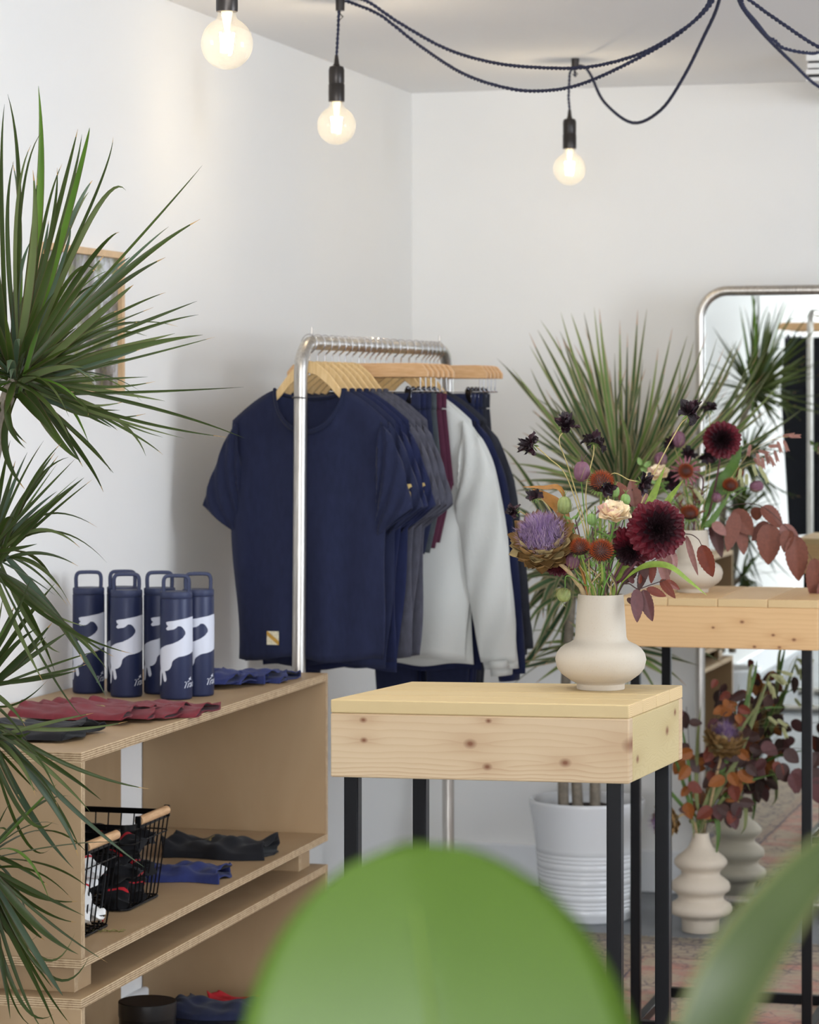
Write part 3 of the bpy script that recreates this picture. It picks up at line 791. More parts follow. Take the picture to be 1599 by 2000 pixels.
def sleeve(mb, side, P, seed, open_=True):
    """P: list of (cx, cz, half_len, tilt_deg, depth) sections from armhole to cuff"""
    rr = random.Random(seed); ph = rr.uniform(0, 6.28); nc = 28; rows = []
    n = len(P); m_ = 7
    for i in range((n - 1) * m_ + 1):
        a = i / m_; k = min(n - 2, int(a)); f = a - k; f = f * f * (3 - 2 * f) if n == 2 else f
        q = [P[k][c] * (1 - f) + P[k + 1][c] * f for c in range(5)]
        cx, cz, hl, ti, dp = q; ti = math.radians(ti); row = []
        for j in range(nc):
            an = 2 * PI * j / nc; u = math.cos(an); w_ = math.sin(an)
            wob = 0.004 * math.sin(a * 5 + j * .9 + ph)
            row.append((side * (cx + hl * u * math.cos(ti)), w_ * dp + wob - .004, cz + hl * u * math.sin(ti)))
        rows.append(row)
    mb.grid(rows, wrap=True)
def tee(name, label, cat, loc, rz, mat, collar, group, seed, H=.655, patch=False, emblem=False, size=1.0, z0=-0.125, skirt=0.0):
    g = thing(name, label, cat, loc, rz, group)
    o3 = (0, 0, z0)
    mb = MB(); torso(mb, H, .208 * size, .176 * size + .003 * (seed % 4), .015 if not patch else .021, seed, wav=.0042 if not patch else .011)
    put('body', mb, mat, g, o3, solid=0.0014)
    for s_ in (-1, 1):
        mb = MB(); e = .006 * math.sin(seed * 3.1 + s_)
        sleeve(mb, s_, [(.178, -.150, .072, 84, .011), (.194, -.185, .076, 76, .016), (.207, -.236, .070, 63, .017), (.217 + e, -.286, .063, 49, .016), (.226 + e, -.318, .056, 38, .015)], seed + s_)
        sl = put('sleeve', mb, mat, g, o3, solid=0.0014)
        if emblem and s_ == 1:
            mb = MB(); fan(mb, emblem_poly(), lambda x, y: (.236 + x * .030 + y * .010, -.0300 + x * .010, -.243 + y * .038 - x * .012))
            em = put('emblem', mb, GOLD, sl); em['label'] = 'small gold leaping hare emblem'
    mb = MB(); ring = []
    for k in range(40):
        an = 2 * PI * k / 40; x = .090 * math.cos(an); fr = math.sin(an) < 0
        q = max(0, 1 - (x / .090) ** 2)
        ring.append(Vector((x, .022 * q ** .5 * (1 if not fr else -1) - (.010 * q if fr else 0), (-.104 if fr else -.024) * q ** .55 + .001)))
    ring.append(ring[0]); mb.tube(ring, .0075, 8, flat=.6)
    put('collar', mb, collar, g, o3)
    if patch:
        mb = MB(); mb.box(-.0155, .0155, -.0008, .0008, -.0165, .0165)
        put('hem_patch', mb, patch_mat(), g, (-.082, -.033, z0 - H + .052), 0.0)['label'] = 'cream square patch with a mustard diagonal stripe'
        mb = MB(); fan(mb, emblem_poly(), lambda x, y: (x * .010, 0, y * .010)); 
        put('neck_print', mb, GOLD, g, (0.0, .0185, z0 - .052))
    return g
NAVY = fabric('navy_jersey', (32, 37, 62)); NAVY2 = fabric('navy_rib', (29, 34, 57)); NAVYD = fabric('deep_navy_jersey', (27, 33, 64))
GREY = fabric('charcoal_marl', (72, 72, 82), .2); GREY2 = fabric('charcoal_rib', (64, 64, 74), .2)
CHAR = fabric('charcoal_woven', (44, 46, 54)); CHARG = fabric('grey_green_marl', (66, 72, 76), .2)
INK = fabric('ink_black_cloth', (22, 23, 28)); WINE = fabric('maroon_fleece', (76, 36, 54)); 
def shell():
    m = NT('white_shell_fabric', 0.65, 0, 0.3); m.color(lin((228, 230, 226)))
    m.b.inputs['Sheen Weight'].default_value = .2
    m.bump(m.noise(m.co, 60, 4.0), 0.25, 0.002)
    tl_ = m.n('ShaderNodeBsdfTranslucent'); tl_.inputs[0].default_value = lin((226, 228, 222))
    mx = m.n('ShaderNodeMixShader'); mx.inputs[0].default_value = 0.25
    m.t.links.new(m.b.outputs[0], mx.inputs[1]); m.t.links.new(tl_.outputs[0], mx.inputs[2]); m.t.links.new(mx.outputs[0], m.t.nodes['Material Output'].inputs[0])
    return m.m
SHELLM = shell()
HG1, HG2 = 'pale wooden shirt hangers on the steel rack', 'wooden clip hangers on the steel rack'
def zr(p): return Vector((p.x, p.y, RTOP))
tees = [(.050, NAVY, NAVY2, 'navy crew neck tee at the front of the rack with a cream hem patch', .655, True, False),
        (.100, NAVY, NAVY2, 'second navy tee on the rack, with a gold emblem on its sleeve', .672, False, True),
        (.145, NAVYD, NAVY2, 'third navy tee on the rack, just behind two darker ones', .668, False, False),
        (.190, NAVYD, NAVY2, 'fourth navy tee, its emblem sleeve showing lowest beside the grey ones', .69, False, True),
        (.232, GREY, GREY2, 'first charcoal grey tee behind the navy tees', .66, False, False),
        (.274, GREY, GREY2, 'second charcoal grey tee, sleeve edge showing between grey sleeves', .66, False, False),
        (.316, GREY, GREY2, 'rearmost charcoal grey tee before the clipped shorts', .67, False, False)]
for i, (r, m1, m2, lab, H, pt, em) in enumerate(tees):
    p, rz = on_rack(r, 0.0, rnd(-.008, .008))
    p = zr(p)
    shirt_hanger('pale wooden hanger inside the ' + ['front navy tee', 'second navy tee', 'third navy tee', 'fourth navy tee', 'first grey tee', 'second grey tee', 'rearmost grey tee'][i], p, rz, HG1)
    tee('t_shirt', lab, 't-shirt', p, rz, m1, m2, 'tees hanging at the front of the rack', 11 + i * 3, H, pt, em, 1.0, -.1305)
def longsleeve(name, label, cat, loc, rz, mat, group, seed, H=.72, z0=-.133, hood=False, drop_=.0, cuffm=None):
    g = thing(name, label, cat, loc, rz, group); o3 = (0, 0, z0)
    mb = MB(); torso(mb, H, .222, .200, .018, seed, wav=.005); put('body', mb, mat, g, o3, solid=.0012)
    for s_ in (-1, 1):
        mb = MB(); sleeve(mb, s_, [(.183, -.150, .074, 84, .012), (.203, -.195, .078, 68, .018), (.224, -.27, .064, 30, .019), (.248, -.42, .060, 10, .019), (.271, -.60, .054, 4, .018), (.286, -.705 - drop_, .047, 3, .018)], seed + s_)
        sl = put('sleeve', mb, mat, g, o3, solid=.0012)
        mb = MB(); mb.tube([(s_ * .2865, -.004, -.700 - drop_), (s_ * .288, -.004, -.722 - drop_)], [.044, .041], 20, cap=False, flat=.6)
        put('cuff', mb, cuffm or mat, sl, solid=.0015)
    mb = MB(); ring = [Vector((.088 * math.cos(2*PI*k/32), .026 * math.sin(2*PI*k/32) , -.012 - .03 * max(0, -math.sin(2*PI*k/32)))) for k in range(33)]
    mb.tube(ring, .011, 8, flat=.6); put('collar', mb, mat, g, o3)
    return g
def bottoms(name, label, cat, loc, rz, mat, group, seed, L=.42, wb=.165, legs=True, taper=.8):
    g = thing(name, label, cat, loc, rz, group); o3 = (0, 0, -.150)
    rr = random.Random(seed); ph = rr.uniform(0, 6)
    def loft(x0, x1, z0, z1, d0, d1, n=12, xb0=None, xb1=None):
        rows = []
        xb0 = x0 if xb0 is None else xb0; xb1 = x1 if xb1 is None else xb1
        for i in range(n + 1):
            t = i / n; a = x0 + (xb0 - x0) * t; b = x1 + (xb1 - x1) * t; z = z0 + (z1 - z0) * t; row = []
            for k in range(36):
                an = 2 * PI * k / 36; c_ = math.cos(an); u = abs(c_) ** .7 * (1 if c_ > 0 else -1)
                x = (a + b) / 2 + (b - a) / 2 * u
                row.append((x, (d0 + (d1 - d0) * t) * math.sin(an) + .003 * t * math.sin(x * 60 + ph), z + .004 * math.sin(x * 40 + ph) * t))
            rows.append(row)
        m_ = MB(); m_.grid(rows, wrap=True); return m_
    rise = min(.26, L * .6)
    put('waistband', loft(-wb, wb, 0.012, -.030, .012, .013, 3), mat, g, o3, solid=.003)
    put('hips', loft(-wb, wb, -.030, -rise, .013, .015, 10, -wb - .02, wb + .02), mat, g, o3, solid=.0015)
    for s_ in (-1, 1):
        a, b = (-wb - .02, .002) if s_ < 0 else (-.002, wb + .02)
        e = (wb + .02) * (1 - taper)
        put('leg', loft(a, b, -rise + .012, -L, .014, .015, 14, a + (e if s_ < 0 else e * .4), b - (e * .4 if s_ < 0 else e)), mat, g, o3, solid=.0015)
    return g
bot = [(.360, NAVY, 'shorts', 'navy shorts clipped to the hanger behind the grey tees, nearest of the clipped ones', .40),
       (.397, NAVYD, 'shorts', 'second pair of navy shorts clipped between the tees and the maroon shorts', .41),
       (.434, NAVY, 'shorts', 'third pair of navy shorts, next to the grey green pair', .40),
       (.471, CHARG, 'shorts', 'grey green marl shorts clipped just in front of the maroon pair', .40),
       (.508, WINE, 'shorts', 'maroon shorts clipped to a hanger in front of the white jackets', .39),
       (.545, WINE, 'shorts', 'second maroon pair of shorts, hidden mostly behind the first', .38)]
for i, (r, m1, nm, lab, L) in enumerate(bot):
    p, rz = on_rack(r, 0.0, 0.0); p = zr(p)
    clip_hanger('wooden clip hanger holding ' + ['the nearest navy shorts', 'the second navy shorts', 'the third navy shorts', 'the grey green shorts', 'the maroon shorts', 'the hidden maroon shorts'][i], p, rz, HG2)
    bottoms(nm, lab, 'shorts', p, rz, m1, 'shorts clipped on the rack', 31 + i, L)
longs = [(.595, SHELLM, 'light_jacket', 'white long sleeved running jacket, the nearer of two with its cuff hanging low', .70, 0.0),
         (.648, SHELLM, 'light_jacket', 'white long sleeved running jacket directly behind the nearer white one', .72, .02),
         (.705, NAVYD, 'long_sleeve_top', 'navy long sleeved top hanging behind the white jackets', .74, .04),
         (.755, CHAR, 'long_sleeve_top', 'charcoal long sleeved top behind the navy one', .70, -.02)]
for i, (r, m1, nm, lab, H, dr) in enumerate(longs):
    p, rz = on_rack(r, 0.0, [.07, -.07, -.06, -.02][i]); p = zr(p)
    shirt_hanger('pale wooden hanger inside the ' + ['nearer white jacket', 'farther white jacket', 'navy long sleeved top', 'charcoal long sleeved top'][i], p, rz, HG1)
    longsleeve(nm, lab, 'jacket' if i < 2 else 'top', p, rz, m1, 'long sleeved garments in the middle of the rack', 51 + i * 3, H, -.133, drop_=dr)
far = [(.800, NAVY, 'navy running trousers clipped behind the long sleeved tops, nearest of the trousers', .90),
       (.830, NAVYD, 'second pair of navy running trousers clipped near the far end', .92),
       (.860, NAVY, 'third pair of navy running trousers before the charcoal ones', .90),
       (.890, CHAR, 'charcoal trousers clipped near the far end of the rack', .93),
       (.920, CHAR, 'last pair of charcoal trousers at the far end of the rack', .93)]
for i, (r, m1, lab, L) in enumerate(far):
    p, rz = on_rack(r, 0.0, rnd(-.01, .01)); p = zr(p)
    clip_hanger('wooden clip hanger near the far end holding ' + ['the nearest navy trousers', 'the second navy trousers', 'the third navy trousers', 'the first charcoal trousers', 'the last charcoal trousers'][i], p, rz, HG2)
    bottoms('trousers', lab, 'trousers', p, rz, m1, 'trousers clipped at the far end of the rack', 71 + i, L, .150, True, .72)

# a second, taller rack of dark clothes near the left wall; the photo shows it in the mirror
R2A, R2B = Vector((-1.27, 2.60, 0)), Vector((-1.05, 3.45, 0))
r2v = R2B - R2A
rack2 = thing('clothes_rack', 'second taller clothes rack seen only as a reflection in the mirror', 'rack', R2A, math.atan2(r2v.y, r2v.x))
mb = MB(); mb.tube(rack_tube(r2v.length, 1.9812, 0.0), .0165, 14); put('rail_frame', mb, STEEL, rack2)
for x in (0, r2v.length):
    mb = MB(); mb.tube([(x, -.20, .019), (x, .20, .019)], 0.018, 12); put('foot', mb, STEEL, rack2)
for i in range(4):
    d = r2v.normalized(); p = R2A + d * (.14 + .19 * i); rz = math.atan2(d.y, d.x) - PI / 2
    p = Vector((p.x, p.y, 1.998)); w4 = ['farthest from the mirror', 'second along', 'third along', 'closest to the mirror'][i]
    clip_hanger('wooden clip hanger on the mirrored rack, ' + w4, p, rz, 'hangers on the mirrored rack')
    bottoms('trousers', 'dark trousers on the taller mirrored rack, ' + w4, 'trousers', p, rz, INK, 'dark trousers on the mirrored rack', 91 + i, .98, .155, True, .75)
# ------------------------------------------------------------------ bottles on the shelf
BOT = plain('navy_powder_bottle', (34, 42, 74), 0.42, 0.1, bump=.04, scale=600, spec=.4)
LID = plain('navy_lid_plastic', (46, 54, 84), 0.5, spec=.4)
PRINT = plain('white_bottle_print', (206, 210, 222), 0.5)
BR, BS = 0.0352, 0.000348
def inside(poly, x, y):
    c = False; n = len(poly)
    for i in range(n):
        x0, y0 = poly[i]; x1, y1 = poly[i - 1]
        if (y0 > y) != (y1 > y) and x < (x1 - x0) * (y - y0) / (y1 - y0) + x0: c = not c
    return c
HARE = [(1040, 405), (1055, 399), (1085, 395), (1130, 386), (1165, 380), (1185, 374), (1230, 372), (1300, 380), (1380, 372), (1420, 400), (1400, 470), (1340, 560), (1290, 590), (1240, 588), (1198, 592), (1180, 604),
        (1150, 614), (1120, 618), (1100, 628), (1082, 642), (1076, 656), (1074, 672), (1064, 692), (1050, 704), (1034, 708), (1036, 718), (1040, 736), (1043, 755), (1042, 768), (1034, 776), (1027, 770), (1023, 752), (1020, 728), (1016, 716),
        (1014, 740), (1012, 770), (1010, 792), (1005, 804), (1000, 800), (998, 780), (1000, 740), (1003, 716), (1007, 700), (1006, 684), (1000, 666), (1000, 640), (1000, 620), (999, 600), (1002, 580), (1012, 566), (1040, 548), (1080, 536), (1115, 520), (1140, 502), (1156, 482), (1158, 466), (1150, 450), (1140, 436), (1128, 428),
        (1112, 428), (1100, 440), (1086, 448), (1060, 452), (1050, 455), (1040, 446), (1046, 434), (1054, 428), (1044, 420)]
def ang(x):
    u = (x - 1100) / 100.0
    return math.asin(u) if abs(u) < .97 else (1.3252 + (abs(u) - .97) * 1.1) * (1 if u > 0 else -1)
HP = [(ang(max(x, 1002)) * BR, (888 - y) * BS) for x, y in HARE]
def wrap(s_, z, off=0.0004):
    a = -PI / 2 + s_ / BR; r = BR + off
    return (r * math.cos(a), r * math.sin(a), z)
bottle = thing('water_bottle', 'navy bottle', 'bottle', (0, 0, 0), 0, 'navy bottles on the shelf')
mb = MB(); mb.lathe([(0.0001, 0), (.031, 0), (.034, .002), (BR, .006), (BR, .2165), (.0347, .2185)] + [(.0001, .2185)], 48)
bb = put('body', mb, BOT, bottle)
mb = MB(); st = 0.0006; x0 = min(p[0] for p in HP); x1 = max(p[0] for p in HP); z0 = min(p[1] for p in HP); z1 = max(p[1] for p in HP)
nx, nz = int((x1 - x0) / st), int((z1 - z0) / st); cell = {}
for j in range(nz + 1):
    i = 0
    while i <= nx:
        if inside(HP, x0 + (i + .5) * st, z0 + (j + .5) * st):
            k = i
            while k <= nx and k - i < 6 and inside(HP, x0 + (k + .5) * st, z0 + (j + .5) * st): k += 1
            a, b, c_, d = x0 + i * st, x0 + k * st, z0 + j * st, z0 + (j + 1) * st
            mb.add([wrap(a, c_), wrap(b, c_), wrap(b, d), wrap(a, d)], [(0, 1, 2, 3)]); i = k
        else: i += 1
put('hare_print', mb, PRINT, bb, smooth=False)
fc = bpy.data.curves.new('lettering', 'FONT'); fc.body = 'Tracksmith'; fc.size = 0.0205; fc.shear = 0.45; fc.space_character = .88; fc.resolution_u = 3
fo = bpy.data.objects.new('lettering', fc); COL.objects.link(fo)
bpy.context.view_layer.update(); me_ = fo.to_mesh(); mb = MB(); sx = ang(1138) * BR
mb.add([wrap(sx + v.co.x, (815 - 0 - 0) and (888 - 816) * BS + v.co.y + v.co.x * .10) for v in me_.vertices], [tuple(p.vertices) for p in me_.polygons])
fo.to_mesh_clear(); bpy.data.objects.remove(fo); bpy.data.curves.remove(fc)
put('lettering', mb, PRINT, bb, smooth=False)
mb = MB(); fan(mb, emblem_poly(), lambda x, y: wrap(ang(1185) * BR + x * .010, (888 - 760) * BS + y * .010)); put('small_hare', mb, PRINT, bb, smooth=False)
mb = MB(); mb.lathe([(.0001, .2190), (.0338, .2190), (.0348, .2205), (.0348, .231), (.0335, .2335), (.0001, .2335)], 40)
ld = put('lid', mb, LID, bottle)
mb = MB(); P = [(-.027, 0, .2330), (-.0275, 0, .245), (-.027, 0, .258), (-.0225, 0, .2655), (-.012, 0, .2672), (.012, 0, .2672), (.0225, 0, .2655), (.027, 0, .258), (.0275, 0, .245), (.027, 0, .2330)]
pts = spline(P, 3); v = []; f = []; n = len(pts)
for i, p in enumerate(pts):
    t_ = (pts[min(i + 1, n - 1)] - pts[max(i - 1, 0)]).normalized(); b = Vector((0, 1, 0)); a = t_.cross(b)
    for q in range(12):
        an = 2 * PI * q / 12; ca, sa = math.cos(an), math.sin(an)
        v.append(p + a * (.0042 * abs(ca) ** .6 * (1 if ca > 0 else -1)) + b * (.0095 * abs(sa) ** .6 * (1 if sa > 0 else -1)))
mb.add(v, [(i * 12 + q, i * 12 + (q + 1) % 12, (i + 1) * 12 + (q + 1) % 12, (i + 1) * 12 + q) for i in range(n - 1) for q in range(12)])
put('carry_loop', mb, LID, ld)
BL = [(-.711, 6.41, .10, 'navy bottle standing alone at the left end of the bottle group'), (-.619, 6.33, .06, 'navy bottle in front of another, second from the left on the shelf'),
      (-.638, 6.435, .02, 'navy bottle almost hidden directly behind the second bottle'), (-.5526, 6.40, .16, 'navy bottle at the back, its print half hidden by the bottle in front'),
      (-.506, 6.28, .05, 'navy bottle nearest the camera, right of centre in the group'), (-.464, 6.352, .10, 'rightmost navy bottle, beside the folded navy garments')]
for i, (x, y, r_, lab) in enumerate(BL):
    if i == 0: bottle.location = (x, y, SHELF_TOP); bottle.rotation_euler = (0, 0, r_); bottle['label'] = lab
    else: dup(bottle, (x, y, SHELF_TOP), r_, lab)

# ------------------------------------------------------------------ folded garments
def folded(name, label, cat, loc, rz, mat, lining, group, L, D, H, seed, droop=0.0, emblem=None, emblab=None):
    """flat tube of cloth lying on a surface, open at both ends"""
    g = thing(name, label, cat, loc, rz, group)
    rr = random.Random(seed); ph = [rr.uniform(0, 6.28) for _ in range(8)]
    def surf(u, v_, top, off=0.0):
        x = -L / 2 + L * u + (.008 * math.sin(v_ * 9 + ph[0]))
        y = -D / 2 + D * v_ + .010 * math.sin(u * 7 + ph[1]) - .10 * D * (u - .5) * 0
        edge = math.sin(PI * min(1, max(0, v_))) ** .45
        w_ = .5 + .5 * math.sin(u * 17 + v_ * 6 + ph[2]) * math.sin(v_ * 11 - u * 5 + ph[3])
        hh = H * edge * (.62 + .38 * w_) * (.8 + .35 * math.sin(u * 5 + ph[4]) ** 2)
        base = .0015 + (.22 * H * edge * max(0, math.sin(u * 12 + ph[5] + v_ * 4)) if not top else 0)
        endlift = .35 * H * math.sin(v_ * 16 + ph[6]) * (abs(u - .5) * 2) ** 4
        return (x, y, max(.0012, (hh + base + max(0, endlift) if top else base + max(0, endlift) * .4)) + off)
    rows = []; nu, nv = 44, 26
    for i in range(nu + 1):
        u = i / nu
        rows.append([surf(u, k / nv, True) for k in range(nv + 1)] + [surf(u, 1 - k / nv, False) for k in range(1, nv)])
    mb = MB(); mb.grid(rows, wrap=True)
    body = put('cloth', mb, [mat], g, solid=.0016)
    for e, ue in (('a', .985),):
        mb = MB(); rws = []
        for uu in (ue - .10, ue + .004):
            rws.append([(lambda p: (p[0], p[1], p[2] - .0022))(surf(uu, .06 + .88 * k / nv, True)) for k in range(nv + 1)])
        mb.grid(rws); put('lining', mb, lining, g)
    if emblem:
        for (eu, ev) in emblem:
            mb = MB()
            def fn(x, y):
                p = surf(eu + x * .024 / L, ev + y * .034 / D, True); return (p[0], p[1], p[2] + .0015)
            fan(mb, emblem_poly(), fn); put('emblem', mb, GOLD2, g)['label'] = emblab or 'muted gold leaping hare emblem'
    return g
GOLD2 = plain('muted_gold_print', (150, 134, 84), .6)
RED = fabric('dark_red_jersey', (112, 40, 48)); LINB = fabric('black_lining', (26, 25, 29)); BLK = fabric('black_jersey', (26, 26, 30)); NV3 = fabric('bright_navy_jersey', (42, 50, 98))
def stack(labels, n, x0, y0, dx, dy, z0, dz, rz, drz, mat, group, L, D, H, seed, embl, nm='folded_shorts'):
    for i in range(n):
        folded(nm, labels[i], 'garment', (x0 + dx * i, y0 + dy * i, z0 + dz * (n - 1 - i)), rz + drz * i, mat, LINB, group, L, D, H, seed + i, emblem=embl[i])
stack(['folded dark red garment at the front of the fanned red pile, gold emblem', 'second folded dark red garment of the fanned pile', 'third folded dark red garment of the fanned pile', 'rearmost dark red garment, reaching farthest right by the bottles'],
      4, -.668, 5.865, .043, .052, SHELF_TOP, .0035, -.30, .02, RED, 'fanned pile of dark red folded garments', .25, .19, .020, 200, [[(.66, .70)], [(.70, .72)], None, None])
stack(['folded black garment lying frontmost at the near shelf end, emblem near its left', 'folded black garment behind the front one at the near shelf end'],
      2, -.775, 5.585, -.03, .03, SHELF_TOP, .004, -.25, .06, BLK, 'black folded garments at the near end', .31, .20, .026, 220, [[(.36, .62)], [(.62, .66)]])
stack(['folded navy garment at the far end of the shelf top, nearest of its pile', 'second folded navy garment at the far end of the shelf top', 'third folded navy garment at the far end of the shelf top', 'farthest folded navy garment, nearest the rack post'],
      4, -.475, 6.56, .036, .05, SHELF_TOP, .004, -.30, .02, NV3, 'fanned pile of navy folded garments', .19, .16, .022, 240, [None] * 4)
folded('folded_shorts', 'folded black garment with a gold emblem lying on the middle shelf', 'garment', (-.425, 6.56, SHELF_MID), -.2, BLK, LINB, 'garments lying on the middle shelf', .235, .18, .040, 261, emblem=[(.36, .42)], emblab='olive gold leaping hare emblem')
folded('folded_shorts', 'small folded navy garment lying in front of the black one on the middle shelf', 'garment', (-.487, 6.235, SHELF_MID), -.2, NV3, LINB, 'garments lying on the middle shelf', .19, .15, .030, 262)
for i in range(5):
    folded('folded_shorts', 'dark navy folded garment beside the black tin, ' + ['bottom of the pile', 'second from the bottom', 'middle of the pile', 'second from the top', 'top of the pile'][i], 'garment',
           (-.425 + .004 * i, 6.36, SHELF_LOW + .031 * i), -.25, NAVY, LINB, 'navy pile in the lower shelf box', .21, .17, .027, 270 + i)
folded('folded_shirt', 'red folded garment with a white edge behind the dark navy pile', 'garment', (-.36, 6.60, SHELF_LOW + .086), -.2, plain('bright_red_cloth', (190, 30, 40), .8), plain('white_edge', (226, 226, 222), .8), None, .20, .12, .022, 281)
mb = MB(); mb.box(-.10, .10, -.07, .07, 0, .086); tag(put('storage_box', mb, plain('grey_card', (60, 58, 60), .8), loc=(-.36, 6.60, SHELF_LOW), rz=-.2, bevel=.003), 'grey card box under the red folded garment in the lower shelf', 'box')

# black tin in the lower box
tin = thing('round_tin', 'black open round tin standing in the lower shelf box', 'tin', (-.548, 6.05, SHELF_LOW))
mb = MB(); mb.lathe([(.0001, 0), (.058, 0), (.0595, .003), (.0595, .213), (.0600, .2145), (.0585, .2145), (.0578, .212), (.0578, .004), (.0001, .004)], 48)
put('tin_body', mb, plain('black_tin', (16, 15, 16), .35, spec=.4), tin)
mb = MB(); mb.lathe([(.0598, .182), (.0608, .184), (.0608, .2135), (.0598, .2145)], 48); put('lid_rim', mb, plain('black_tin_rim', (30, 27, 26), .4), tin)

# ------------------------------------------------------------------ wire baskets with socks
DOWEL = NT('beech_dowel', .5); DOWEL.color(DOWEL.ramp(DOWEL.noise(DOWEL.map((10, 80, 80)), 3, 3), [(.3, lin((190, 146, 104))), (.7, lin((216, 176, 132)))])); DOWEL = DOWEL.m
def basket(label, lx, ly, group):
    p = sh(lx, ly, SHELF_MID); g = thing('wire_basket', label, 'basket', p, SA, group)
    bx, by, tx, ty, H = .100, .135, .120, .155, .172
    def ring(hx, hy, r, z, n=5):
        P = []
        for (cx, cy, a0) in ((hx - r, -hy + r, -PI/2), (hx - r, hy - r, 0), (-hx + r, hy - r, PI/2), (-hx + r, -hy + r, PI)):
            for i in range(n + 1):
                a = a0 + PI/2 * i / n; P.append((cx + r * math.cos(a), cy + r * math.sin(a), z))
        return P
    R1 = ring(tx, ty, .022, H); n = len(R1); mb = MB()
    rows = [[(q[0] * a, q[1] * a, H + dz) for q in R1] for a, dz in ((1.0, -.006), (1.0, .006), (.985, .006), (.985, -.006), (1.0, -.006))]
    mb.grid(rows, wrap=True); put('rim_band', mb, BLACK, g)
    mb = MB()
    R0 = ring(bx, by, .02, .0035); mb.tube(R0 + [R0[0]], .0022, 6)
    Rm = ring(bx + .78 * (tx - bx), by + .78 * (ty - by), .02, .0035 + .78 * H); mb.tube(Rm + [Rm[0]], .0015, 6)
    for ax_ in (0, 1):
        h0, h1, o0, o1 = (bx, tx, by, ty) if ax_ == 0 else (by, ty, bx, tx)
        k = 8 if ax_ == 0 else 10
        for i in range(k):
            f_ = -1 + 2 * (i + .5) / k
            a0 = f_ * (h0 - .008); a1 = f_ * (h1 - .012)
            P = [(a1, -o1, H), (a0, -o0 - .0, .010), (a0, -o0 + .008, .0022), (a0, o0 - .008, .0022), (a0, o0, .010), (a1, o1, H)]
            zz = .0006 * ax_
            P = [(q[0], q[1], q[2] + zz) if ax_ == 0 else (q[1], q[0], q[2] + zz * 2) for q in P]
            mb.tube(P, .0016, 6)
    put('wire_cage', mb, BLACK, g)
    for sy in (-1, 1):
        mb = MB(); mb.tube([(-.082, sy * (ty + .0), H + .010), (.082, sy * (ty + .0), H + .010)], .0092, 16)
        put('handle', mb, DOWEL, g)['label'] = 'turned pale wooden handle'
        for sx in (-1, 1):
            mb = MB(); mb.box(sx * .086 - .003, sx * .086 + .003, sy * ty - .006, sy * ty + .006, H - .004, H + .020); put('bracket', mb, BLACK, g, bevel=.001, seg=1)
    return p
def sock_mesh(seed, stripe):
    rr = random.Random(seed); L = .12; P = spline([(-.055, 0, 0), (-.03, .008, .004), (0, -.004, .008), (.03, .006, .003), (.052, -.004, -.004)], 5); n = len(P)
    ph = [rr.uniform(0, 6.28) for _ in range(6)]; rows = []; ms = []
    for i, p in enumerate(P):
        t = i / (n - 1); row = []; r0 = .026 * (math.sin(PI * min(1, .1 + t * .86)) ** .35) * (1 + .1 * math.sin(t * 20 + ph[0]))
        if i == 0: r0 = .020
        if i == n - 1: r0 = .004
        for k in range(22):
            an = 2 * PI * k / 22; wr = 1 + .16 * math.sin(an * 3 + t * 7 + ph[1]) + .10 * math.sin(an * 5 - t * 13 + ph[2])
            row.append(p + Vector((.006 * math.sin(an * 2 + ph[3]), math.cos(an) * r0 * wr, math.sin(an) * r0 * .62 * wr)))
        rows.append(row)
    mb = MB(); mb.grid(rows, wrap=True, mif=lambda i, k: 1 if (stripe and i == 6 and k in (4, 5, 6, 7, 8, 9)) or (i >= n - 3 and k > 15) else 0)
    mb.f.append(tuple(range(22))[::-1]); mb.m.append(0)
    return mb
WS = fabric('white_sock_knit', (226, 226, 224), .05); BSK = fabric('black_sock_knit', (18, 18, 21)); RS = fabric('red_sock_band', (188, 34, 44))
def socks(p, mat, n, lab, group, seed):
    r_ = random.Random(seed); k = 0; base = None
    lay = [(-.050, -.09), (.045, -.09), (-.05, -.02), (.045, -.02), (-.05, .05), (.045, .05), (0, .1)]
    for i in range(n):
        L_ = i // 7; q = lay[i % 7]; z = .026 + L_ * .033 + r_.uniform(0, .004)
        x = q[0] * .9 + r_.uniform(-.006, .006); y = q[1] + r_.uniform(-.006, .006)
        w_ = p + Vector((math.cos(SA) * x - math.sin(SA) * y, math.sin(SA) * x + math.cos(SA) * y, z))
        if i < 3:
            o = put('rolled_sock', sock_mesh(seed * 10 + i, True), [mat, RS]); protos.setdefault(seed, []).append(o)
        else:
            o = protos[seed][i % 3].copy(); COL.objects.link(o)
        o.location = w_; o.rotation_euler = (r_.uniform(-.5, .5), r_.uniform(-.4, .4), SA + r_.choice([1.57, -1.57, 1.2, .3]) + r_.uniform(-.3, .3))
        tag(o, lab, 'sock', group)
protos = {}
p1 = basket('black wire basket with wooden handles full of white socks, nearer the camera', .232, .205, 'wire baskets on the middle shelf')
p2 = basket('black wire basket with wooden handles full of black socks, farther along', .578, .225, 'wire baskets on the middle shelf')
socks(p1, WS, 25, 'white rolled sock with a red band in the nearer basket', 'white socks in the nearer basket', 5)
socks(p2, BSK, 27, 'black rolled sock with a red band in the farther basket', 'black socks in the farther basket', 6)
def card(label, p, lx, ly, z, rx_, rz):
    mb = MB(); mb.box(-.03, .03, -.0006, .0006, -.024, .024)
    o = put('sock_label_card', mb, plain('cream_card', (214, 208, 188), .7), loc=p + Vector((math.cos(SA) * lx - math.sin(SA) * ly, math.sin(SA) * lx + math.cos(SA) * ly, z)), smooth=False)
    o.rotation_euler = (rx_, 0, rz); tag(o, label, 'card', 'label cards in the sock baskets')
card('small cream card tucked upright behind the white socks', p1, .07, .03, .150, -.3, -.1)
